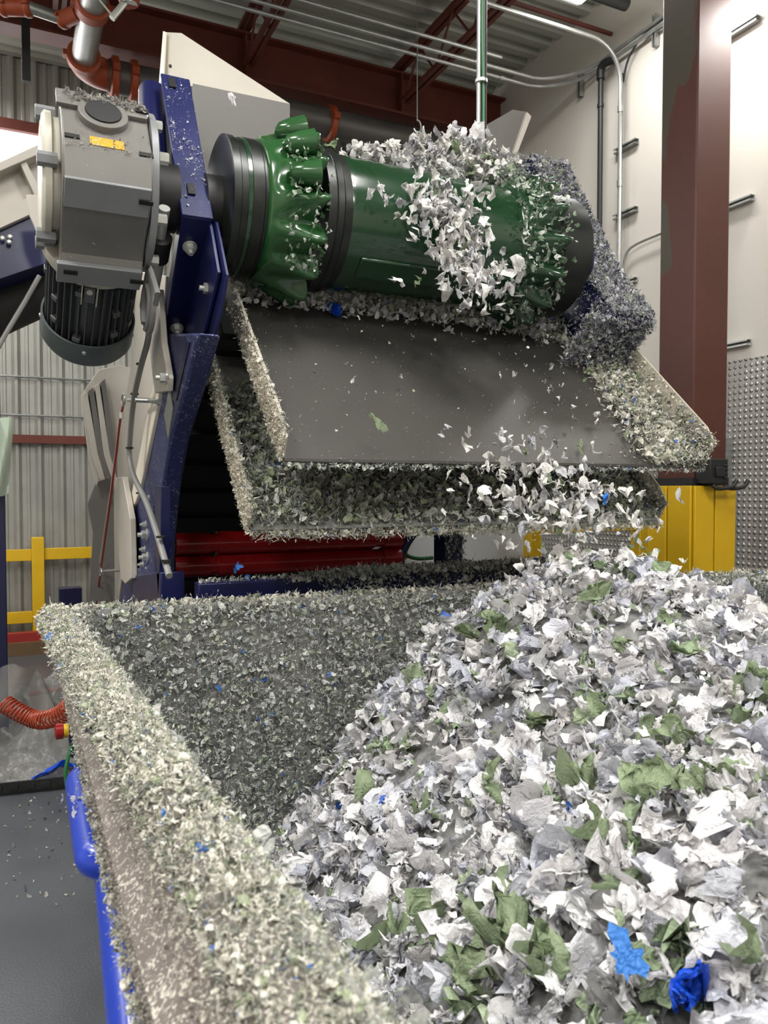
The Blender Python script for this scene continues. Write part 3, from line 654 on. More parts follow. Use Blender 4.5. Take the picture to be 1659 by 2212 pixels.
# slotted plate beside it
slp = part(MB().prism([onX(x, y, .672) for x, y in ((462, 484), (470, 486), (492, 598), (478, 680), (437, 830), (428, 815), (416, 740), (455, 700))], XD * .01), 'slotted_plate', M['blue'], bevel=.002)
for pts in (((462, 555), (466, 555), (450, 640), (446, 640)), ((455, 640), (459, 640), (438, 760), (434, 758))):
    part(MB().prism([onX(x, y, .667) for x, y in pts], XD * .006), 'slot', M['black'], slp)
for x, y in ((458, 628), (430, 776)):
    part(MB().nut(onX(x, y, .667), -XD, .02, .02), 'bolt', M['zinc'], slp)
HP = [(3.40, 3.28), (2.985, 2.60), (2.74, 2.33), (2.97, 2.1), (3.5, 2.2), (3.6, 3.2)]
rp = part(MB().prism([(2.46, y, z) for y, z in HP], XD * .24), 'end_housing', M['blue_clean'], bevel=.01)
part(MB().lathe((2.32, AY, AZ), XD, [(0, .1), (.14, .1)], 40), 'bearing_hub', M['navy_dark'])
part(MB().box((2.33, 4.0, 1.0), (.12, .14, 2.0)), 'rear_leg', M['blue_clean'], bevel=.006)
part(MB().tube(smoothpath([onY(965, 1130, 3.95), onY(905, 1140, 3.95), onY(880, 1165, 3.95), onY(862, 1200, 3.95), onY(835, 1250, 3.95)]), .035, 12), 'arched_brace', M['blue_clean'])
part(MB().bb(.62, 2.4, 3.9, 4.0, .95, 1.02), 'cross_beam', M['blue_clean'], bevel=.005)
part(MB().bb(.64, 2.4, 3.0, 3.08, 1.1, 1.18), 'front_beam', M['blue_clean'], bevel=.006)
for k, zz in enumerate((1.27, 1.155)):
    r_ = part(MB().lathe((.72, 3.92 + .02 * k, zz), XD, [(0, .03), (.0, .056), (.17, .056), (.17, .048), (.21, .048), (.21, .058), (1.08, .058), (1.08, .05), (1.14, .05), (1.14, .058), (1.25, .058), (1.25, .03)], 28), 'return_roller', M['red'])

# drum
drum = part(MB().lathe((1.17, AY, AZ), XD, [(0, .24), (0, .258), (.015, .262), (.86, .262), (.86, .24)], 96), 'drum', M['green'])
part(MB().lathe((.715, AY, AZ), XD, [(0, .14), (0, .245), (.004, .256), (.03, .256), (.034, .25), (.07, .25), (.074, .256), (.115, .256), (.12, .25), (.13, .25), (.13, .1)], 96), 'end_disc', M['black_green'], drum)
part(MB().lathe((.725, AY, AZ), XD, [(.048, .2), (.048, .253), (.066, .253), (.066, .2)], 96), 'green_band', M['green'], drum)
part(MB().lathe((.66, AY, AZ), XD, [(-.2, .07), (0, .07), (0, .11), (.07, .11)], 40), 'shaft', M['dark_steel'], drum)
part(MB().lathe((1.04, AY, AZ), XD, [(.03, .2), (.03, .272), (.06, .275), (.07, .268), (.09, .275), (.1, .262), (.13, .262)], 96), 'collar', M['black_green'], drum)
part(MB().lathe((2.03, AY, AZ), XD, [(0, .1), (0, .262), (.12, .262), (.13, .27), (.28, .27), (.285, .25), (.285, .1)], 96), 'end_disc', M['black_green'], drum)
def cutter(xa, flip, m):
    b = MB(); n = 300; NL = 14; rs = []
    prof = [(0, .255, 0, 0), (.012, .272, 0, 0), (.04, .276, .1, .1), (.08, .283, .35, .3), (.12, .294, .65, .6), (.155, .302, .9, .85), (.18, .304, 1., 1.), (.192, .30, .98, 1.05), (.196, .285, .85, 1.05), (.188, .262, .35, .8), (.185, .25, 0, .5)]
    for (t_, r0, k, sh) in prof:
        ring = []
        for i in range(n):
            a = 2 * math.pi * i / n; wv = math.sin(NL * a + .5 * math.sin(NL * a))
            r_ = r0 + k * .036 * wv
            xx = t_ + sh * .017 * math.sin(NL * a + 1.1)
            if flip: xx = .21 - xx
            ring.append(Vector((xa + xx, AY + r_ * math.cos(a), AZ + r_ * math.sin(a))))
        rs.append(ring)
    if flip: rs = rs[::-1]
    b.rings(rs, True); return part(b, 'toothed_ring', m, drum, smooth=60)
cutter(.845, False, M['green_bright']); cutter(1.94, False, M['green'])
for a in (118, 143.7, 169.4):
    a = math.radians(a); rd = Vector((0, math.cos(a), math.sin(a))); tg = Vector((0, -math.sin(a), math.cos(a)))
    c = Vector((.96, AY, AZ)) + rd * .295
    part(MB().lathe(c - XD * .06, XD + rd * .25, [(0, .005), (.02, .03), (.06, .042), (.12, .05), (.125, .03)], 20), 'tooth', M['green_bright'], drum)
# lifting bar on the drum, lower front
a0 = math.radians(-128)
for a in (a0,):
    c = Vector((1.62, AY + .262 * math.cos(a), AZ + .262 * math.sin(a))); rd = Vector((0, math.cos(a), math.sin(a))); tg = Vector((0, -math.sin(a), math.cos(a)))
    part(MB().box(c, (.78, .09, .02), (XD, tg, rd)), 'wear_bar', M['green'], drum, bevel=.006)

# guards over the cutters
def PV(x, y, z): return Vector((x, y, z))
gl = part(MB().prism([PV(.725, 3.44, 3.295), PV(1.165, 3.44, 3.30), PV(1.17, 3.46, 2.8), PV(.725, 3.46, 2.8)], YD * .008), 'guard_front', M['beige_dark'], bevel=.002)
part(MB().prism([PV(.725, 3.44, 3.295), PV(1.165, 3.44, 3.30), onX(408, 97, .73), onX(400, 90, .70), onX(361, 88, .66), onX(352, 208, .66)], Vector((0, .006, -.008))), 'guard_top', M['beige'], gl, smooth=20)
part(MB().prism([onX(361, 86, .655), onX(366, 88, .655), onX(358, 240, .655), onX(347, 240, .655)], XD * .006), 'guard_side', mat('cream panel edge', (230, 222, 206), .5), gl)
part(MB().lathe(onX(376, 160, .645), Vector((-.3, -.9, .2)).normalized(), [(0, .007), (.006, .007)], 12), 'rivet', M['dark_steel'], gl)
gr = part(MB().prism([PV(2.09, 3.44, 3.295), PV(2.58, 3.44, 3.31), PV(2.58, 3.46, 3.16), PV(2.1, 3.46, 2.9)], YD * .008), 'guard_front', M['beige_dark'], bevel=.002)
part(MB().prism([PV(2.09, 3.44, 3.295), PV(2.06, 3.46, 3.12), PV(2.04, 3.7, 3.1), PV(2.09, 3.7, 3.4)], XD * .006), 'guard_side', M['cast_light'], gr)
part(MB().prism([onY(x, y, 3.62) for x, y in ((1000, 345), (1012, 302), (1103, 250), (1134, 255), (1104, 345))], YD * .008), 'guard_top', M['beige_dark'], gr, smooth=20)
part(MB().prism([onY(x, y, 3.60) for x, y in ((1134, 255), (1143, 264), (1112, 345), (1104, 345))], YD * .03), 'guard_edge', M['beige'], gr, smooth=20)

# chutes
def chute(name, ytop, ztop, ybot, zbot, x0, x1, fl, fr, m, mi):
    top = Vector((0, ytop, ztop)); bot = Vector((0, ybot, zbot)); dn = (bot - top).normalized(); nn = XD.cross(dn).normalized()
    if nn.z < 0: nn = -nn
    def P(x, v): return Vector((x, v.y, v.z))
    c = part(MB().prism([P(x0, top), P(x1, top), P(x1, bot), P(x0, bot)], -nn * .006), name, m)
    part(MB().prism([P(x0, top), P(x0, bot), P(x0, bot + nn * fl * .75 - dn * .02), P(x0, bot + nn * fl - dn * .12), P(x0, top + nn * fl)], -XD * .012), 'side_flange', mi, c, bevel=.002)
    part(MB().prism([P(x1, top), P(x1, bot), P(x1, bot + nn * fr * .8 - dn * .02), P(x1, bot + nn * fr - dn * .1), P(x1, top + nn * fr)], XD * .008), 'side_flange', mi, c, bevel=.002)
    part(MB().prism([P(x0, bot), P(x1, bot), P(x1, bot + dn * .002 - ZD * .008), P(x0, bot + dn * .002 - ZD * .008)], -nn * .004), 'front_lip', m, c)
    return top, bot, dn, nn
UT = chute('upper_chute', 3.22, 2.39, 2.43, 1.645, .80, 2.68, .10, .13, M['chute'], M['chute_side'])
LT = chute('lower_chute', 3.36, 2.12, 2.66, 1.41, .75, 2.66, .09, .10, M['bin_in'], M['chute_side'])

# gearbox and motor
gx0, gx1 = .155, .43
prof = [(-.26, .10), (-.27, .09), (-.27, -.17), (-.215, -.25), (-.13, -.262), (.0, -.262), (.07, -.272), (.10, -.30), (.17, -.30), (.18, -.1), (.18, .10)]
gb = part(MB().prism([UN(gx0, u, n) for u, n in prof], XD * (gx1 - gx0)), 'gearbox', M['grey_paint'], bevel=.006, smooth=25)
# mounting pads on the upper face, with the round bore
b = MB(); c = UN(.285, -.285, .005)
pts = []
for a in np.linspace(0, 2 * math.pi, 33)[:-1]: pts.append((math.cos(a) * .078, math.sin(a) * .078))
b.rings([[c + XD * x * k + ND * y * k - UD * z for x, y in pts] for k, z in ((1.05, -.02), (1.0, .008), (.72, .008), (.70, -.01))], False)
b.box(UN(.285, -.278, .06), (gx1 - gx0 + .01, .018, .075), (XD, UD, ND)); part(b, 'bore_pad', M['grey_paint'], gb, bevel=.003)
part(MB().lathe(UN(.285, -.288, .005), UD, [(-.009, .056), (0, .056)], 32), 'bore_plug', M['dark_steel'], gb)
part(MB().box(UN(.285, .125, -.305), (gx1 - gx0 + .004, .085, .02), (XD, UD, ND)), 'foot_strip', M['grey_clean'], gb, bevel=.003)
part(MB().box(UN(.292, -.172, -.262), (gx1 - gx0 - .01, .105, .012), (XD, UD * .98 - ND * .12, ND)), 'foot_strip', M['grey_clean'], gb, bevel=.003)
for x_, u_, n_ in ((.41, -.272, -.15), (.41, -.18, -.27), (.41, .125, -.317), (.185, -.272, -.12), (.19, .115, -.317), (.41, -.29, .055)):
    on_u = n_ > -.2
    part(MB().box(UN(x_, u_, n_), (.045, .016 if not on_u else .006, .006 if not on_u else .018), (XD, UD, ND)), 'slot', M['black'], gb)
b = MB(); b.box(UN(.29, -.2715, -.125), (.105, .003, .042), (XD, UD, ND)); lab(part(b, 'warning_sticker', M['yellow_sticker'], gb, smooth=0), 'yellow sticker half covered in dust')
# output flange toward the frame
fl = MB(); rs = []
for (t_, r_) in ((.432, .25), (.437, .275), (.458, .275), (.462, .265)):
    rs.append([Vector((t_, AY, AZ)) + (UD * math.cos(a) + ND * math.sin(a)) * r_ * (1 + .02 * math.cos(4 * a)) for a in np.linspace(0, 2 * math.pi, 73)[:-1]])
fl.rings(rs); part(fl, 'output_flange', M['grey_clean'], gb)
part(MB().lathe((.42, AY, AZ), XD, [(0, .24), (.03, .24), (.03, .2)], 64), 'flange_neck', M['black'], gb)
part(MB().lathe((.48, AY, AZ), XD, [(0, .12), (.08, .12), (.08, .08), (.2, .08)], 40), 'hub', M['black'], gb)
for a in (200, 250, 150, 300):
    a = math.radians(a); part(MB().lathe(Vector((.46, AY, AZ)) + (UD * math.cos(a) + ND * math.sin(a)) * .235, XD, [(0, .02), (.035, .02)], 6), 'bolt', M['zinc'], gb)
# input cover
cv = MB(); rs = []
for (t_, r_) in ((.155, .2), (.14, .2), (.135, .2), (.13, .215), (.11, .217), (.10, .205), (.097, .17)):
    rs.append([Vector((t_, AY, AZ)) + (UD * math.cos(a) + ND * math.sin(a)) * r_ * (1 + .035 * math.cos(4 * a + 1.2)) for a in np.linspace(0, 2 * math.pi, 73)[:-1]])
cv.rings(rs); cvo = part(cv, 'end_cover', M['cast_light'], gb)
for a in (215, 290, 318, 150): # bolt heads
    a = math.radians(a); part(MB().lathe(Vector((.145, AY, AZ)) + (UD * math.cos(a) + ND * math.sin(a)) * .21, -XD, [(0, .024), (.06, .024), (.062, .02)], 6), 'bolt', M['grey_clean'], gb)
mx, mn = .285, -.115
motor = part(MB().lathe(UN(mx, .16, mn), UD, [(0, .165), (.03, .172), (.06, .16), (.06, .135), (.46, .135), (.46, .1)], 64), 'motor', M['motor'])
part(MB().lathe(UN(mx, .15, mn), UD, [(0, .13), (0, .178), (.035, .182), (.06, .17), (.065, .13)], 64), 'bell_flange', M['cast_light'], motor)
for k in range(36):
    a = 2 * math.pi * k / 36; rd = XD * math.cos(a) + ND * math.sin(a); tg = UD.cross(rd)
    part(MB().box(UN(mx, .40, mn) + rd * .148, (.034, .0035, .34), (rd, tg, UD)), 'fin', M['motor'], motor)
for a, u_ in ((250, .26), (250, .5), (215, .35), (215, .46), (300, .36), (300, .47), (330, .34), (330, .46), (180, .3)):
    a = math.radians(a); rd = XD * math.cos(a) + ND * math.sin(a); tg = UD.cross(rd)
    part(MB().box(UN(mx, u_, mn) + rd * .155, (.03, .03, .022), (rd, tg, UD)), 'lug', M['motor'], motor, bevel=.003)
a = math.radians(262); rd = XD * math.cos(a) + ND * math.sin(a); tg = UD.cross(rd)
part(MB().box(UN(mx, .24, mn) + rd * .165, (.035, .04, .07), (rd, tg, UD)), 'lug', M['motor'], motor, bevel=.004)
part(MB().lathe(UN(mx, .215, mn) + rd * .185, rd, [(0, .011), (.006, .011)], 12), 'screw', M['zinc'], motor)
for s in (-1, 1):
    part(MB().box(UN(mx, .235, mn) + rd * .17 + tg * s * .026, (.04, .004, .09), (rd, tg, UD)), 'fin', M['cast_light'], motor)
part(MB().lathe(UN(mx, .515, mn), UD, [(.0, .170), (0, .178), (.10, .178), (.125, .165), (.135, .14), (.135, .02)], 80, cap=False), 'fan_cowl', M['cowl'], motor)
part(MB().lathe(UN(mx, .64, mn), UD, [(0, .14), (.008, .14)], 64), 'cowl_grille', M['cowl'], motor)
for a in (262, 178, 340): 
    a = math.radians(a); rd = XD * math.cos(a) + ND * math.sin(a); part(MB().lathe(UN(mx, .55, mn) + rd * .177, rd, [(0, .009), (.006, .007)], 12), 'screw', M['zinc'], motor)
# cable drop above the guard
q = Vector((2.0, 3.16, 3.1))
cd = thing('cable_drop', (2.0, 3.16, 3.1), 'vertical conduit with green and black cables dropping from the roof to the drum guard', 'conduit')
MB().tube([q, (2.0, 3.16, ZC)], .0105, 10).build('conduit', M['galv'], cd)
MB().tube([q + XD * .028, (2.028, 3.16, ZC)], .014, 10).build('black_cable', M['black_pipe'], cd)
b = MB(); b.tube([q + Vector((.014, -.012, z)) + XD * .004 * math.sin(z * 7) for z in np.linspace(0, 2.5, 30)], .006, 8); lab(b.build('green_cable', M['cable_green'], cd), 'green cable')
b = MB()
for z in (.35, .95, 1.5): b.lathe(q + Vector((.014, 0, z)), ZD, [(0, .03), (.015, .03)], 16)
lab(b.build('cable_clamps', M['zinc'], cd), 'zinc cable clamps')

# ------------------------------------------------------------------ bin
def XL(y): return .07 + (2.76 - y) * .0437
def SB(y): return .13 - .009 * (2.76 - y)
def YBk(x): return 2.76 - .07 * (x - .07)
RZ = 1.15; YN = -.5; XR = 3.75
bin_ = thing('hopper_bin', (1.9, 1.2, 0), 'large steel bin with a shred-furred rim catching the falling plastic shreds', 'bin')
def bpart(b, name, m, parent=bin_, **k): return b.build(name, m, parent, **k)
b = MB(); b.prism([(XL(2.76) + .012, 2.755, RZ - .035), (XL(YN) + .006, YN, RZ - .03), (SB(YN), YN, 1.0), (SB(2.76), 2.755, 1.0)], XD * .02); bpart(b, 'side_sheet', M['bin_out'])
b = MB(); b.prism([(XL(2.76) + .06, 2.7, RZ), (XL(YN) + .06, YN, RZ), (XL(YN) + .2, YN, .1), (XL(2.76) + .27, 2.7, .1)], XD * .02); bpart(b, 'side_wall', M['bin_in'])
b = MB(); b.prism([(XL(2.76) + .02, 2.70, RZ), (XR, YBk(XR) - .06, RZ), (XR, YBk(XR) - .06, .1), (XL(2.76) + .27, 2.70, .1)], YD * .05); bpart(b, 'back_wall', M['bin_in'])
b = MB(); b.bb(XR, XR + .05, YN, YBk(XR), .1, RZ); bpart(b, 'side_wall', M['bin_in'])
b = MB(); b.bb(XL(YN) + .05, XR, YN - .05, YN, .1, RZ); bpart(b, 'front_wall', M['bin_in'])
b = MB(); b.bb(.36, XR, YN, 2.7, .08, .12); bpart(b, 'bottom', M['bin_in'])
b = MB(); b.tube([(XL(2.76) + .042, 2.74, RZ - .04), (XL(YN) + .042, YN, RZ - .04)], .038, 14); b.tube([(.1, 2.735, RZ - .035), (XR, YBk(XR) - .02, RZ - .035)], .035, 14); bpart(b, 'rim', M['bin_out'])
hz = .93
hp = [onZ(245, 1655, hz), onZ(205, 1660, hz), onZ(178, 1690, hz), onZ(176, 1750, hz), onZ(190, 1850, hz), onZ(200, 1880, hz), onZ(240, 1882, hz)]
ha = onZ(163, 1695, hz); hb = onZ(190, 1868, hz)
hpath = smoothpath([Vector((ha.x + .10, ha.y + .05, hz)), Vector((ha.x + .03, ha.y + .04, hz)), Vector((ha.x + .004, ha.y + .005, hz)), ha.lerp(hb, .12), ha.lerp(hb, .5), ha.lerp(hb, .88), Vector((hb.x + .004, hb.y - .005, hz)), Vector((hb.x + .03, hb.y - .025, hz)), Vector((hb.x + .10, hb.y - .02, hz))], 8)
bpart(MB().tube(hpath, .028, 20), 'handle', M['handle_blue'])
t0, t1 = onZ(232, 1890, .9), onZ(270, 2212, .9); t2 = t1 + (t1 - t0) * .8
bpart(MB().tube([t0, t1, t2], .029, 20), 'lower_rail', M['handle_blue'])
bpart(MB().bb(.4, XR - .1, 0, 2.5, .03, .078), 'base_frame', M['handle_blue'], bevel=.01)
for x in (.5, 3.3):
    for y in (0, 2.3): bpart(MB().bb(x, x + .12, y, y + .12, 0, .079), 'leg', M['dark_steel'])

# ------------------------------------------------------------------ shreds
def rot(ax, a):
    ax = ax / np.linalg.norm(ax); K = np.array([[0, -ax[2], ax[1]], [ax[2], 0, -ax[0]], [-ax[1], ax[0], 0]])
    return np.eye(3) + math.sin(a) * K + (1 - math.cos(a)) * K @ K
def flake(seed, nr=6, ns=22, folds=5, aspect=1.0, crumple_=1.0):
    r = np.random.default_rng(seed)
    ph = np.linspace(0, 2 * math.pi, ns, endpoint=False); out = 1 + .22 * np.sin(2 * ph + r.uniform(0, 6)) + .18 * np.sin(3 * ph + r.uniform(0, 6)) + r.uniform(-.28, .25, ns)
    P = [np.zeros(3)]
    for k in range(1, nr + 1):
        t = k / nr
        for i in range(ns):
            rr = t * (out[i] if k > nr * .6 else (1 * (1 - t) + out[i] * t)); P.append(np.array([rr * math.cos(ph[i]) * aspect, rr * math.sin(ph[i]), 0]))
    P = np.array(P)
    dr = r.uniform(0, 6.28)
    for _ in range(6):
        d2 = r.uniform(0, 6.28); k = r.uniform(5, 22); P[:, 2] += crumple_ * .5 / k * np.abs(np.sin(k * (P[:, 0] * math.cos(d2) + P[:, 1] * math.sin(d2)) + r.uniform(0, 6)))
    for _ in range(folds):
        a = r.uniform(0, 2 * math.pi); d = np.array([math.cos(a), math.sin(a), 0]); c = r.uniform(-.1, .6); ang = r.choice([-1, 1]) * r.uniform(.5, 2.0)
        s = P @ d - c; ax = np.array([-d[1], d[0], 0]); w_ = .22
        tt = np.clip(s / w_, 0, 1)
        for j in range(len(P)):
            if s[j] > 0:
                R = rot(ax, ang * tt[j] * (1 if s[j] > w_ else 1)); piv = d * c; q = P[j] - piv; P[j] = piv + R @ q
    P += r.normal(0, .012, P.shape)
    for _ in range(3):
        kv = r.normal(0, 1, 3); kv *= r.uniform(3.5, 7) / np.linalg.norm(kv); av = r.normal(0, 1, 3); P += np.outer(np.sin(P @ kv + r.uniform(0, 6)), av) * .055 * crumple_
    P -= P.mean(0); P /= np.abs(P).max()
    Fq = [(0, 1 + i, 1 + (i + 1) % ns) for i in range(ns)]
    for k in range(nr - 1):
        for i in range(ns):
            j = (i + 1) % ns; Fq.append((1 + k * ns + i, 1 + (k + 1) * ns + i, 1 + (k + 1) * ns + j, 1 + k * ns + j))
    return P, Fq
FL = [flake(100 + k, nr=9, ns=30, aspect=[1, 1.3, .7, 1.6][k % 4], folds=[4, 5, 6, 7][k % 4], crumple_=1.0) for k in range(28)] + [flake(777, nr=8, ns=30, folds=0, crumple_=.35, aspect=.8), flake(778, nr=10, ns=34, folds=11, crumple_=1.6), flake(779, nr=8, ns=30, folds=1, crumple_=.6, aspect=1.5)]
FS = [flake(300 + k, nr=3, ns=9, folds=2, aspect=[1, 1.4, 2.2][k % 3]) for k in range(12)]
def rand_rot(n, tilt=None):
    q = rng.normal(size=(n, 4)); q /= np.linalg.norm(q, axis=1)[:, None]; w_, x, y, z = q.T
    return np.stack([np.stack([1 - 2 * (y * y + z * z), 2 * (x * y - z * w_), 2 * (x * z + y * w_)], -1), np.stack([2 * (x * y + z * w_), 1 - 2 * (x * x + z * z), 2 * (y * z - x * w_)], -1), np.stack([2 * (x * z - y * w_), 2 * (y * z + x * w_), 1 - 2 * (x * x + y * y)], -1)], 1)
def bake(name, variants, pos, size, R, cols, label, cat, squash=None, smooth=True, mat_=None):
    """many shreds joined into one uncountable mass"""
    V, LT_, LS, C = [], [], [], []; off = 0; nv = len(variants)
    idx = np.arange(len(pos)) % nv; perm = []
    for k in range(nv):
        sel = np.where(idx == k)[0]
        if not len(sel): continue
        P, Fq = variants[k]
        W = np.einsum('nij,vj->nvi', R[sel], P) * size[sel][:, None, None]
        if squash is not None: W = W * squash
        W = W + pos[sel][:, None, :]
        n = len(P); V.append(W.reshape(-1, 3)); C.append(np.repeat(cols[sel], n, 0))
        fl_ = np.array([i for f in Fq for i in f]); ll = np.array([len(f) for f in Fq])
        base = (off + np.arange(len(sel)) * n)[:, None]; LT_.append((base + fl_[None]).ravel()); LS.append(np.tile(ll, len(sel))); off += n * len(sel)
    V = np.concatenate(V); C = np.concatenate(C); li = np.concatenate(LT_); lt = np.concatenate(LS)
    o0 = np.array([V[:, 0].mean(), V[:, 1].mean(), V[:, 2].min()]); V = V - o0
    me = bpy.data.meshes.new(name); me.vertices.add(len(V)); me.vertices.foreach_set('co', V.ravel().astype(np.float32))
    me.loops.add(len(li)); me.loops.foreach_set('vertex_index', li.astype(np.int32)); me.polygons.add(len(lt))
    st = np.concatenate([[0], np.cumsum(lt)[:-1]]); me.polygons.foreach_set('loop_start', st.astype(np.int32)); me.polygons.foreach_set('loop_total', lt.astype(np.int32))
    me.polygons.foreach_set('use_smooth', np.full(len(lt), smooth)); me.update(calc_edges=True)
    at = me.color_attributes.new('tint', 'FLOAT_COLOR', 'POINT'); at.data.foreach_set('color', np.concatenate([C, np.ones((len(C), 1))], 1).ravel().astype(np.float32))
    me.materials.append(mat_ or M['film_attr']); o = bpy.data.objects.new(name, me); COL.objects.link(o); o.location = o0
    tag(o, label, cat, kind='stuff'); return o
PAL_PILE = ([(240, 238, 238), (230, 229, 233), (214, 215, 223), (190, 192, 204), (215, 212, 210), (150, 168, 134), (166, 180, 150), (60, 110, 205)], [.33, .23, .16, .1, .1, .05, .027, .003])
PAL_FUZZ = ([(236, 232, 220), (208, 206, 196), (158, 160, 150), (120, 122, 114), (168, 178, 148), (90, 92, 88), (70, 125, 205)], [.34, .22, .16, .08, .12, .06, .008])
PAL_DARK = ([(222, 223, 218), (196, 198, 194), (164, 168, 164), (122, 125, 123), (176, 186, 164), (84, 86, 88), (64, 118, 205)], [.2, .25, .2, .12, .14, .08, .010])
def colors(pal, n):
    c = np.array([lin(x) for x in pal[0]]); p = np.array(pal[1]); p = p / p.sum(); k = rng.choice(len(c), n, p=p)
    return np.clip(c[k] * rng.uniform(.85, 1.12, (n, 1)), 0, .9)

# height of the pile in the bin
CP = np.array([(1.75, 2.0, 1.30), (1.55, 2.15, 1.22), (1.38, 2.5, 1.0), (1.2, 2.55, .78), (1.02, 2.6, .57), (.9, 2.6, .4), (.3, 2.6, .15), (2.3, 2.05, 1.12), (2.6, 2.0, .98), (2.6, 2.5, .98), (3.3, 2.3, .85), (3.3, 1.2, .95),
               (2.2, 1.4, 1.08), (1.5, 1.45, 1.10), (1.15, 1.6, .92), (.9, 1.7, .68), (.66, 1.6, .5), (.3, 1.5, .35), (.75, 1.1, .78), (1.1, 1.0, .98), (1.7, .8, 1.08), (2.8, .6, 1.02), (.5, .9, .62), (.8, .6, .88), (.36, .7, .56), (.36, .2, .6), (1.2, .4, 1.0), (2, 0, 1.0), (.9, 0, .9), (3.4, 0, .9), (1.75, 2.55, 1.05)])
def tps(P, z, lam=2e-3):
    n = len(P); D = np.linalg.norm(P[:, None] - P[None], axis=-1); K = np.where(D > 0, D * D * np.log(D + 1e-9), 0) + lam * np.eye(n)
    A = np.zeros((n + 3, n + 3)); A[:n, :n] = K; A[:n, n] = 1; A[:n, n + 1:] = P; A[n, :n] = 1; A[n + 1:, :n] = P.T
    return np.linalg.solve(A, np.concatenate([z, [0, 0, 0]]))
TW = tps(CP[:, :2], CP[:, 2])
def H(xy):
    D = np.linalg.norm(xy[:, None] - CP[None, :, :2], axis=-1); K = np.where(D > 0, D * D * np.log(D + 1e-9), 0)
    return K @ TW[:len(CP)] + TW[len(CP)] + xy @ TW[len(CP) + 1:]
# solid core of the pile
gx = np.linspace(.26, XR - .01, 70); gy = np.linspace(YN + .01, 2.66, 64); GX, GY = np.meshgrid(gx, gy); GZ = H(np.stack([GX.ravel(), GY.ravel()], 1)) - .045
b = MB(); b.add([(x, y, max(z, .13)) for x, y, z in zip(GX.ravel(), GY.ravel(), GZ)], [(j * 70 + i, j * 70 + i + 1, (j + 1) * 70 + i + 1, (j + 1) * 70 + i) for j in range(63) for i in range(69)])
o = b.build('shred_pile', mat('compacted shreds', (120, 120, 118), .8, noise=.3, nscale=30, bump=1, bscale=40), smooth=80)
tag(o, 'heaped mass of older shreds under the loose shreds in the bin', 'plastic shreds', kind='stuff')
# loose shreds on top
def pile_pts(n):
    P = np.stack([rng.uniform(.3, XR - .1, n * 3), rng.uniform(YN + .1, 2.6, n * 3)], 1)
    # denser where the photo sees it
    return P[:n]
N = 6500
xy = pile_pts(N); z = H(xy) + rng.uniform(-.05, .03, N); z = np.maximum(z, .16)
size = rng.uniform(.022, .052, N) * np.where(rng.random(N) < .12, 1.35, 1)
# squash random orientation a little toward lying flat
bake('loose_shreds', FL[:28], np.column_stack([xy, z]), size, rand_rot(N), colors(PAL_PILE, N), 'countless white and pale green film shreds covering the pile in the bin', 'plastic shreds')
xy = pile_pts(9000); z = H(xy) + rng.uniform(-.03, .02, 9000)
bake('small_shreds', FS, np.column_stack([xy, np.maximum(z, .15)]), rng.uniform(.009, .02, 9000), rand_rot(9000), colors(PAL_PILE, 9000), 'small torn film scraps scattered between the larger shreds of the pile', 'plastic shreds')

# individual shreds
def flake_mesh(k, m, big=None):
    P, Fq = (big or FL)[k]; me = bpy.data.meshes.new('plastic_shred'); me.from_pydata([tuple(p) for p in P], [], Fq); me.polygons.foreach_set('use_smooth', [True] * len(Fq)); me.materials.append(m); return me
FM = {m: [flake_mesh(k, M[m]) for k in range(31)] for m in ('film_white', 'film_grey', 'film_green', 'film_blue', 'film_deep')}
cache = {}
def put(mname, k, loc, s, rotv, label, group, name='plastic_shred', cat='plastic shred'):
    key = (mname, k)
    if key not in cache:
        o = bpy.data.objects.new(name, FM[mname][k]); COL.objects.link(o); cache[key] = o
    else:
        o = cache[key].copy(); COL.objects.link(o)
    o.name = name; o.location = loc; o.scale = (s, s, s) if not isinstance(s, tuple) else s; o.rotation_euler = rotv
    return tag(o, label, cat, group)
def rr3(): return tuple(rng.uniform(0, 6.28, 3))
def seen_pt():
    while True:
        px_, py_ = rng.uniform(640, 1650), rng.uniform(1230, 2200)
        d = ray(px_, py_)
        ts = np.linspace(.5, 4.2, 180); pts = np.stack([ts * d.x, ts * d.y, CAMZ + ts * d.z], 1)
        hz_ = H(pts[:, :2]); hit = np.where(pts[:, 2] < hz_)[0]
        if len(hit):
            p = pts[hit[0]]
            if .35 < p[0] < XR - .1 and p[1] < 2.55: return Vector(p)
zones = [('white', 90), ('grey', 35), ('green', 26)]
labs = {'white': 'crumpled white film shred lying among others on the pile in the bin', 'grey': 'crumpled pale grey film shred lying among others on the pile in the bin', 'green': 'crumpled translucent green film shred lying on the pile in the bin'}
for zn, cnt in zones:
    for k in range(cnt):
        p = seen_pt(); s = rng.uniform(.032, .062) * (1.2 if zn == 'green' else 1)
        put('film_' + zn, int(rng.integers(28)), p + Vector((0, 0, .025)), s, rr3(), labs[zn], zn + ' shreds on the pile')
def onpile(px_, py_, dz=.03):
    d = ray(px_, py_); ts = np.linspace(.4, 4.2, 600); pts = np.stack([ts * d.x, ts * d.y, CAMZ + ts * d.z], 1); hit = np.where(pts[:, 2] < H(pts[:, :2]) + dz)[0]; return Vector(pts[hit[0]])
put('film_deep', 29, onpile(1490, 2145, .05), .045, (.4, .3, 1), 'crumpled vivid blue shred near the bottom right of the pile', None)
put('film_blue', 28, onpile(1350, 2105, .06) + Vector((-.01, -.02, .03)), .04, (.95, 0, -.45), 'flat light blue shred standing upright near the bottom of the pile', None)
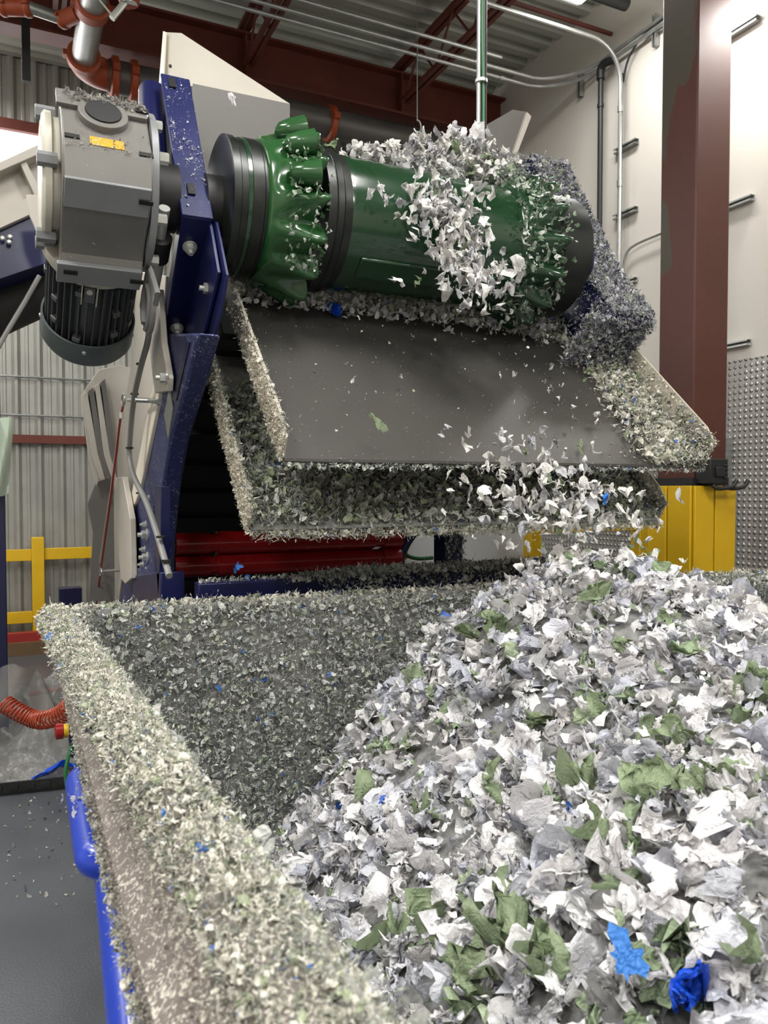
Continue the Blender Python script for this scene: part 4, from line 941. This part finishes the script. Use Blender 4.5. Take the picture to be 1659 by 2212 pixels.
for (x, y, s, k, l) in ((1100, 2020, .08, 3, 'largest ragged translucent green shred at the bottom middle of the pile'), (1190, 2080, .06, 7, 'green shred leaning right of the largest green one'), (1060, 1690, .06, 9, 'long green shred in the middle of the pile'), (1400, 1690, .06, 2, 'smooth green shred right of the middle of the pile'), (1290, 1800, .055, 5, 'dark green curled shred right of centre on the pile'), (1630, 2060, .04, 5, 'large green shred at the lower right edge')):
    put('film_green', k, onpile(x, y, .05), s, (1.2 + k, .3 * k, k), l, None)
for (x, y, s, k, l) in ((1330, 1880, .072, 4, 'large rounded crumpled white shred right of centre low on the pile'), (860, 1830, .075, 8, 'long pale shred curling down the left slope of the pile'), (850, 1560, .06, 12, 'broad white shred on the upper left slope of the pile'), (1110, 1310, .06, 20, 'large white shred near the crest of the pile'), (1130, 1600, .07, 16, 'pale shred dropping onto the middle of the pile'), (1450, 1930, .05, 13, 'smooth flat grey shred standing low right on the pile'), (1560, 1760, .07, 10, 'large torn white shred near the right edge of the pile')):
    put('film_white', k, onpile(x, y, .04), s, (k, 1 + k, .5 * k), l, None)

# shreds over the drum and falling
def heap(n, fn, smin, smax, label, group, pm=('film_white', 'film_white', 'film_grey', 'film_green'), stretch=1.0):
    for k in range(n):
        p = fn(); s = rng.uniform(smin, smax); put(pm[int(rng.integers(len(pm)))], int(rng.integers(28)), p, (s * .6, s * .8, s * stretch) if stretch > 1 else s, rr3() if stretch <= 1 else (rng.uniform(-.4, .4), rng.uniform(-.5, .5), rng.uniform(0, 6)), label, group)
def ontop():
    x = rng.triangular(1.1, 2.0, 2.12); hgt = .06 + .16 * max(0, min(1, (x - 1.3) / .5)) * (1 if x < 1.95 else .6)
    return Vector((x, AY + rng.uniform(-.1, .15), AZ + .26 + rng.uniform(0, hgt)))
heap(32, ontop, .03, .052, 'white shred heaped on top of the green drum', 'shreds on top of the drum', ('film_white',) * 5 + ('film_green',))
def ondrum():
    t_ = rng.random(); cx = 930 + 110 * t_ + rng.normal(0, 45); cy = 400 + 240 * t_ + rng.normal(0, 25)
    return onY(cx, cy, AY - .30 - .14 * t_ + rng.uniform(-.03, .03))
heap(30, ondrum, .024, .042, 'white shred tumbling down the front of the green drum', 'shreds tumbling down the drum', ('film_white',) * 4 + ('film_grey',), 1.35)
for (x, y, k) in ((820, 415, 3), (835, 440, 9), (798, 428, 12), (905, 610, 4), (862, 610, 8)):
    put('film_white' if k != 4 else 'film_green', k, onY(x, y, AY - .36), (.02, .03, .05), (.2 * k, .3, k), 'lone shred flung off to the left in front of the green drum', 'lone shreds left of the tumbling stream')
def falling():
    t_ = rng.random(); cx = 1150 + 170 * t_ + rng.normal(0, 95); cy = 990 + 260 * t_ + rng.normal(0, 45) + .10 * (cx - 1150)
    return onY(cx, cy, 2.36 - .25 * t_ + rng.uniform(-.1, .05))
heap(46, falling, .016, .030, 'white shred falling from the upper chute edge to the pile', 'shreds falling off the chute', ('film_white',) * 6 + ('film_grey',) * 2 + ('film_green',), 1.5)
put('film_blue', 3, onY(1310, 1072, 2.2), (.016, .02, .035), (.2, .3, 0), 'light blue shred falling through the stream below the chute', None)
put('film_green', 30, onY(820, 915, 2.35), .055, (1.2, .5, .4), 'large green shred flying in front of the grey chute plate', None)
top, bot, dn, nn = UT
def onchute(k0=(0.15, .98), dens=None):
    u = rng.random(); v = rng.random()
    return u, v
def chute_pt(x, v, lift): c = top.lerp(bot, v) + nn * lift; return Vector((x, c.y, c.z))
def onch():
    while True:
        x = rng.uniform(1.0, 2.6); v = rng.random()
        if rng.random() < (.06 + .8 * max(0, (x - 1.6)) ** 1.2): return chute_pt(x, v, rng.uniform(.02, .16))
heap(14, onch, .014, .024, 'small shred skipping down the grey chute plate', 'shreds sliding on the chute', ('film_white',) * 4 + ('film_green',), 1.3)

FN = [flake(500 + k, nr=4, ns=14, folds=3, aspect=[2.0, 2.8, 1.5][k % 3]) for k in range(12)]
def upright(n):
    out = []
    for _ in range(n): out.append(rot(np.array([0, 0, 1.]), rng.uniform(0, 6.28)) @ rot(np.array([1., 0, 0]), rng.normal(0, .35)) @ rot(np.array([0, 1., 0]), math.pi / 2 + rng.normal(0, .35)) @ rot(np.array([1., 0, 0]), rng.uniform(0, 6.28)))
    return np.array(out)
def mass(name, fn, n, smin, smax, label, pal=PAL_PILE, var=FN):
    P = np.array([tuple(fn()) for _ in range(n)]); bake(name, var, P, rng.uniform(smin, smax, n), upright(n) if var is FN else rand_rot(n), colors(pal, n), label, 'plastic shreds')
PW = ([(228, 226, 222), (214, 213, 210), (196, 196, 200), (140, 160, 124)], [.5, .25, .2, .05])
mass('heaped_shreds', ontop, 420, .016, .042, 'mass of small white shreds riding on top of the green drum', PW, FL[:28])
mass('tumbling_shreds', ondrum, 280, .012, .045, 'mass of white shreds tumbling down in front of the drum', PW, FN)
mass('falling_shreds', falling, 300, .010, .040, 'spray of white shreds falling from the chute edge to the pile', PW, FN)
mass('sliding_shreds', onch, 150, .005, .018, 'small shreds skipping down over the upper chute plate', PW, FN)

# ------------------------------------------------------------------ fuzz coats
FZ = []
for k in range(14):
    r = np.random.default_rng(900 + k); n = 5; L = [1.2, 1.9, 2.5][k % 3]; wd = [.2, .14, .36][k % 3]
    P = []; ang = 0; p = np.array([0., 0, 0]); 
    for i in range(n):
        w_ = wd * (1 - .75 * i / (n - 1)) * r.uniform(.6, 1.2); s = np.array([0, 1, 0]) * w_ / 2 + r.normal(0, .05, 3)
        P += [p - s, p + s]; ang += r.uniform(-.9, .9); p = p + np.array([math.cos(ang), r.normal(0, .25), math.sin(ang)]) * L / n
    P = np.array(P); P -= P[0] * .3; Fq = [(2 * i, 2 * i + 1, 2 * i + 3, 2 * i + 2) for i in range(n - 1)]
    FZ.append((P, Fq))
def fuzz_quad(name, A, B, C, D, nrm_, n, smin, smax, pal, label, lift=.012, dens=None, hang=0.):
    """shreds clinging to the patch A-B-C-D (u along AB, v along AD)"""
    A, B, C, D, nrm_ = [np.array(q) for q in (A, B, C, D, nrm_)]
    u = rng.random(n * 4); v = rng.random(n * 4)
    if dens is not None:
        k = rng.random(n * 4) < dens(u, v); u, v = u[k][:n], v[k][:n]
    else: u, v = u[:n], v[:n]
    m_ = len(u); pos = (A[None] * ((1 - u) * (1 - v))[:, None] + B * (u * (1 - v))[:, None] + C * (u * v)[:, None] + D * ((1 - u) * v)[:, None]) + nrm_ * rng.uniform(0, lift, (m_, 1))
    return pos, rng.uniform(smin, smax, m_), colors(pal, m_)
def fuzz(name, patches, label, cat='shred fuzz', variants=None, squash=None):
    P = np.concatenate([p[0] for p in patches]); s = np.concatenate([p[1] for p in patches]); c = np.concatenate([p[2] for p in patches])
    return bake(name, variants or FZ, P, s, rand_rot(len(P)), c, label, cat, smooth=False, squash=squash)
FZF = FZ + [FS[k] for k in (0, 3, 6)]
xi = lambda y: XL(y) + .095
# inner back wall
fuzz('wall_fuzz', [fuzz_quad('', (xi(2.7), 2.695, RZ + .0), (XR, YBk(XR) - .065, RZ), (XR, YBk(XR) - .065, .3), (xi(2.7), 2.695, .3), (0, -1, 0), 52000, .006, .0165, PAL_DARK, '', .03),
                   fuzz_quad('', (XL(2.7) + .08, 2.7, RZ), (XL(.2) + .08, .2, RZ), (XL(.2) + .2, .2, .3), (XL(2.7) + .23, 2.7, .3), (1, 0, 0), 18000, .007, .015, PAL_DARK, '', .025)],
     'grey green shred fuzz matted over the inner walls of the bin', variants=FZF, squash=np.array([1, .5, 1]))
fuzz('wall_scraps', [fuzz_quad('', (xi(2.7), 2.69, RZ + .0), (XR, YBk(XR) - .07, RZ), (XR, YBk(XR) - .07, .3), (xi(2.7), 2.69, .3), (0, -1, 0), 3600, .007, .016, PAL_DARK, '', .03)],
     'larger torn film scraps stuck on the back wall of the bin', variants=FS)
# rim coat, left and back
def rim_patch(n, smin, smax, pal, y0, y1, arc=(-.1, 3.4), r=.044):
    y = rng.uniform(y0, y1, n); a = rng.uniform(*arc, n); rad = r + rng.uniform(-.004, .012, n)
    x = XL(y) + .052 - rad * np.cos(a); z = RZ - .045 + rad * np.sin(a)
    return np.stack([x, y, z], 1), rng.uniform(smin, smax, n) * np.clip(.55 + .3 * y, .6, 1), colors(pal, n)
fuzz('rim_fuzz', [rim_patch(60000, .0035, .0105, PAL_FUZZ, .15, 2.8), rim_patch(14000, .006, .014, PAL_FUZZ, 1.1, 2.8), rim_patch(1500, .012, .02, PAL_FUZZ, .3, 2.8)],
     'thick white shred fuzz coating the left rim of the bin', variants=FZF)
def rim_back(n):
    x = rng.uniform(.08, XR, n); a = rng.uniform(0, 3.2, n); rad = .036 + rng.uniform(0, .012, n); return np.stack([x, 2.735 - .07 * (x - .1) - rad * np.cos(a), RZ - .035 + rad * np.sin(a)], 1), rng.uniform(.007, .02, n), colors(PAL_FUZZ, n)
fuzz('rim_fuzz', [rim_back(9000)], 'pale shred fuzz along the back rim of the bin', variants=FZF)
fuzz('sheet_fuzz', [fuzz_quad('', (XL(2.7) + .01, 2.7, RZ - .035), (XL(.2) + .004, .2, RZ - .03), (SB(.2), .2, 1.), (SB(2.7), 2.7, 1.), (-1, 0, 0), 15000, .0012, .0045, ([(214, 208, 196), (170, 160, 150), (120, 110, 104)], [.5, .3, .2]), '', .01),
                    fuzz_quad('', (SB(2.7) - .002, 2.7, 1.01), (SB(.2) - .002, .2, 1.01), (SB(.2), .2, .995), (SB(2.7), 2.7, .995), (-1, 0, 0), 4000, .003, .008, PAL_FUZZ, '', .01)],
     'sparse pale shred dust stuck on the outer side sheet of the bin', variants=FZF)
# chute fuzz
def CPt(T, x, v, l): c = T[0].lerp(T[1], v) + T[3] * l; return (x, c.y, c.z)
def strip(T, x0, x1, v0, v1, l0, l1, n, smin, smax, pal, lift, nr, dens=None):
    return fuzz_quad('', CPt(T, x0, v0, l0), CPt(T, x1, v0, l1), CPt(T, x1, v1, l1), CPt(T, x0, v1, l0), nr, n, smin, smax, pal, '', lift, dens)
nrmU = tuple(UT[3])
fuzz('chute_fuzz', [strip(UT, .8, 2.68, -.04, .12, 0, 0, 9000, .007, .02, PAL_FUZZ, .075, nrmU),
                    strip(UT, 1.6, 2.68, 0, .3, 0, 0, 3600, .008, .024, PAL_FUZZ, .04, nrmU, lambda u, v: (u > v * 1.1)),
                    strip(UT, 2.3, 2.68, .1, 1, 0, 0, 7500, .008, .022, PAL_FUZZ, .05, nrmU, lambda u, v: np.clip((u - .35 + .35 * v) * 2, 0, 1)),
                    fuzz_quad('', CPt(UT, 2.675, 0, 0), CPt(UT, 2.675, 1, 0), CPt(UT, 2.675, 1, .13), CPt(UT, 2.675, 0, .13), (-1, 0, 0), 4200, .005, .014, PAL_FUZZ, '', .02, lambda u, v: .25 + .75 * (u > .75) + .6 * (u < .2)),
                    strip(UT, .8, 2.68, .975, 1.02, -.01, -.01, 2600, .005, .013, PAL_DARK, .01, (0, -.3, -1)),
                    strip(UT, .8, 2.6, .05, 1, 0, 0, 900, .002, .008, PAL_FUZZ, .004, nrmU)],
     'shred fuzz banked along the top and right side of the upper chute', variants=FZF)
fuzz('flange_fuzz', [fuzz_quad('', CPt(UT, .787, .1, 0), CPt(UT, .787, 1.02, 0), CPt(UT, .787, 1.0, .1), CPt(UT, .787, .1, .1), (-1, 0, 0), 4600, .003, .008, ([(236, 230, 214), (200, 192, 176), (110, 104, 96)], [.6, .3, .1]), '', .012, lambda u, v: np.clip(u * u * 1.4, .03, 1)),
                     fuzz_quad('', CPt(UT, .787, .0, .095), CPt(UT, .787, 1.0, .09), CPt(UT, .800, 1.0, .105), CPt(UT, .80, .0, .105), (-1, 0, 0), 700, .004, .012, PAL_FUZZ, '', .008),
                     fuzz_quad('', CPt(UT, .787, .0, -.005), CPt(UT, .787, 1.0, -.005), CPt(UT, .800, 1.0, .005), CPt(UT, .80, .0, .005), (-1, 0, 0), 900, .004, .012, PAL_FUZZ, '', .008),
                     fuzz_quad('', CPt(LT, .737, .1, 0), CPt(LT, .737, 1.03, 0), CPt(LT, .737, 1.0, .09), CPt(LT, .737, .1, .09), (-1, 0, 0), 5200, .004, .010, ([(236, 230, 214), (200, 192, 176), (110, 104, 96)], [.6, .3, .1]), '', .014, lambda u, v: np.clip(u * 1.3 - .1, .03, 1)),
                     fuzz_quad('', CPt(LT, .737, .0, .08), CPt(LT, .737, 1.0, .08), CPt(LT, .755, 1.0, .1), CPt(LT, .755, .0, .1), (-1, 0, 0), 900, .006, .016, PAL_FUZZ, '', .01)],
     'cream shred fuzz stuck to the left side flanges of both chutes', variants=FZF)
nrmL = tuple(LT[3])
fuzz('lower_chute_fuzz', [strip(LT, .75, 2.66, .25, 1.0, 0, 0, 17000, .009, .026, ([(226, 225, 218), (190, 192, 184), (150, 152, 145), (100, 102, 98), (182, 194, 164), (60, 115, 200)], [.2, .22, .2, .15, .2, .02]), .04, nrmL),
                          fuzz_quad('', CPt(LT, 2.655, .1, 0), CPt(LT, 2.655, 1, 0), CPt(LT, 2.655, 1, .1), CPt(LT, 2.655, .1, .1), (-1, 0, 0), 1800, .006, .016, PAL_FUZZ, '', .02),
                          strip(LT, .75, 2.66, .97, 1.03, -.012, -.012, 4200, .006, .02, PAL_FUZZ, .02, (0, -.5, -1)),
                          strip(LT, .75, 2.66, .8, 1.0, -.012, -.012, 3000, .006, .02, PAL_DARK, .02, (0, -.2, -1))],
     'mottled grey green shreds packed in the lower chute, fringed at its edge', variants=FZF)
fuzz('lower_chute_scraps', [strip(LT, .75, 2.66, .2, 1.0, 0, 0, 2600, .010, .028, ([(228, 228, 222), (184, 190, 176), (130, 132, 126), (182, 196, 160)], [.3, .25, .2, .25]), .05, nrmL)],
     'larger film scraps packed in the lower chute below the plate edge', variants=FS)
bake('chute_scraps', FS, *(lambda P: (np.array(P[0]), np.array(P[1]), rand_rot(len(P[1])), colors(PAL_PILE, len(P[1]))))((lambda L: ([q for q, _ in L], [z for _, z in L]))([(tuple(chute_pt(x, v, rng.uniform(.0, .07))), rng.uniform(.010, .026)) for x, v in [(.82 + 1.83 * (1 - a), .04 + abs(rng.normal(0, .04 + .05 * (1 - a)))) for a in rng.random(950)]])), 'torn white and grey scraps lying along the top edge of the upper chute', 'plastic shreds')
# right end housing fuzz
PN = ([(206, 206, 208), (160, 161, 168), (110, 112, 124), (62, 64, 84), (150, 160, 134)], [.3, .26, .18, .16, .1])
h1_, h2_, h3_, h4_ = [tuple(q) for q in ((3.40, 3.28), (2.985, 2.60), (2.74, 2.33), (2.97, 2.1))]
def hq(a, b_, x0, x1, n, nr, **k): return fuzz_quad('', (x0, a[0], a[1]), (x1, a[0], a[1]), (x1, b_[0], b_[1]), (x0, b_[0], b_[1]), nr, n, .006, .019, PN, '', .025, **k)
fuzz('housing_fuzz', [hq(h1_, h2_, 2.455, 2.705, 9000, (0, -.86, .5)), hq(h2_, h3_, 2.455, 2.705, 5200, (0, -.74, .6)), hq(h3_, h4_, 2.3, 2.705, 4200, (0, -.7, -.6)),
                      fuzz_quad('', (2.453, 3.40, 3.28), (2.453, 2.985, 2.60), (2.453, 3.1, 2.56), (2.453, 3.5, 3.2), (-1, 0, 0), 900, .005, .014, PN, '', .01),
                      fuzz_quad('', (2.453, 2.985, 2.6), (2.453, 2.74, 2.33), (2.453, 2.95, 2.12), (2.453, 3.1, 2.3), (-1, 0, 0), 2200, .005, .014, PN, '', .02, lambda u, v: .15 + .8 * (u > .6)),
                      fuzz_quad('', (2.08, 3.432, 3.30), (2.58, 3.432, 3.31), (2.58, 3.45, 3.17), (2.09, 3.45, 2.95), (0, -1, .2), 1900, .005, .015, PN, '', .015)],
     'grey shred fuzz covering the navy housing at the right end of the drum', variants=FZF)
# right cutter and its clinging film
def ringpts(n, x0, x1, r0, r1, a0, a1):
    a = rng.uniform(a0, a1, n); r = rng.uniform(r0, r1, n); return np.stack([rng.uniform(x0, x1, n), AY + r * np.cos(a), AZ + r * np.sin(a)], 1)
pts = ringpts(650, 1.9, 2.17, .27, .345, math.radians(70), math.radians(260))
bake('drum_scraps', FS, pts, rng.uniform(.008, .02, 650), rand_rot(650), colors(([(204, 208, 200), (150, 166, 144), (110, 132, 106), (70, 90, 70)], [.36, .3, .22, .12]), 650), 'grey green film scraps clinging round the right toothed ring', 'shred fuzz')
pts = ringpts(160, .9, 1.06, .30, .345, math.radians(140), math.radians(235))
bake('drum_scraps', FS, pts, rng.uniform(.008, .018, 160), rand_rot(160), colors(([(190, 196, 186), (84, 116, 80)], [.4, .6]), 160), 'few film scraps clinging to the left toothed ring', 'shred fuzz')
# ledge behind the bin rim, lower right frame leg
PL = PAL_DARK
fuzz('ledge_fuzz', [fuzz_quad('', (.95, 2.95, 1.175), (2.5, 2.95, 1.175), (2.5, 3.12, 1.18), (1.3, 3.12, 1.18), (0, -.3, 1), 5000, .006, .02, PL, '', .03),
                    fuzz_quad('', (.65, 2.99, 1.18), (2.4, 2.99, 1.18), (2.4, 3.08, 1.18), (.65, 3.08, 1.18), (0, 0, 1), 1500, .005, .014, PL, '', .012),
                    fuzz_quad('', (1.15, 2.99, 1.20), (2.4, 2.99, 1.20), (2.4, 2.99, 1.1), (1.15, 2.99, 1.1), (0, -1, 0), 1600, .006, .018, PL, '', .02),
                    fuzz_quad('', (2.262, 3.925, 1.5), (2.395, 3.925, 1.5), (2.395, 3.925, 1.0), (2.262, 3.925, 1.0), (0, -1, 0), 900, .006, .02, PN, '', .03)],
     'shred fuzz lying on the navy beam and leg behind the bin rim', variants=FZF)
# clinging bits on the navy arm and gearbox
fuzz('arm_fuzz', [fuzz_quad('', (.557, 3.225, 3.2), (.665, 3.225, 3.2), (.665, 2.825, 2.518), (.557, 2.825, 2.518), (0, -.86, .5), 380, .003, .009, ([(214, 216, 224)], [1]), '', .006, lambda u, v: .15 + .8 * (abs(v - .55 - .25 * (u - .5)) < .13)),
                  fuzz_quad('', CPt(UT, .7, 0, .1), CPt(UT, .7, .35, .1), CPt(UT, .7, .35, .2), CPt(UT, .7, 0, .2), (-1, 0, 0), 60, .004, .01, ([(214, 216, 224)], [1]), '', .006)],
     'wisps of white film stuck to the left navy arm plate', variants=FZF)
def GP(x, n): return tuple(UN(x, -.275, n))
fuzz('gearbox_fuzz', [fuzz_quad('', tuple(UN(.17, -.292, .095)), tuple(UN(.42, -.292, .095)), tuple(UN(.42, -.292, .045)), tuple(UN(.17, -.292, .045)), tuple(-UD), 420, .004, .012, ([(170, 168, 162), (130, 128, 122)], [.5, .5]), '', .008),
                      fuzz_quad('', GP(.17, -.06), GP(.43, -.06), GP(.43, -.17), GP(.17, -.17), tuple(-UD), 300, .002, .006, ([(180, 178, 172), (140, 138, 132)], [.5, .5]), '', .004, lambda u, v: .2 + .7 * (v > .7) + .6 * (abs(u - .5 - .2 * v) < .08))],
     'wisps of film dust on the upper face of the grey gearbox', variants=FZF)
# bits on the floor and on the handle
q0, q1, q2, q3 = onZ(0, 1730, .004), onZ(215, 1730, .004), onZ(230, 2000, .004), onZ(0, 1950, .004)
fuzz('floor_bits', [fuzz_quad('', tuple(q0), tuple(q1), tuple(q2), tuple(q3), (0, 0, 1), 90, .004, .012, ([(214, 212, 206), (120, 120, 118)], [.6, .4]), '', .004)], 'scattered white scraps on the grey floor beside the bin', variants=FS)
pz = np.array(hpath[len(hpath) // 2]) + rng.normal(0, 1, (90, 3)) * np.array([.018, .03, .006]) + np.array([0, 0, .03])
bake('handle_bits', FZF, pz, rng.uniform(.004, .011, 90), rand_rot(90), colors(([(214, 214, 218)], [1]), 90), 'wisps of white film stuck on the blue bin handle', 'shred fuzz', smooth=False)
tray0 = onZ(-20, 1700, .03); tray1 = onZ(210, 1680, .03); tray2 = onZ(210, 1560, .03); tray3 = onZ(-20, 1560, .03)
fuzz('tray_scraps', [fuzz_quad('', tuple(tray0), tuple(tray1), tuple(tray2), tuple(tray3), (0, 0, 1), 900, .01, .03, PAL_DARK, '', .03)], 'dusty film scraps spread over the dark floor tray', variants=FS)
# blue scraps
for (P_, s, l) in ((onX(737, 650, 1.2), .03, 'blue film scrap draped over the top edge of the upper chute'),):
    c = chute_pt(1.24, .14, .03); put('film_deep', 5, c, .04, (1, .4, 2), l, None)
put('film_blue', 7, chute_pt(2.05, .06, .04), .035, (2, .4, 1), 'light blue film scrap in the fuzz at the top right of the upper chute', None)
put('film_blue', 9, Vector((.78, 2.97, 1.24)), .028, (2, .4, 1), 'blue film scrap on the navy beam at the foot of the side frame', None)
put('film_white', 9, Vector((.80, 3.07, 3.09)), (.05, .02, .04), (.3, 1.4, 1), 'glossy white scrap caught on the edge of the left drum guard', None)
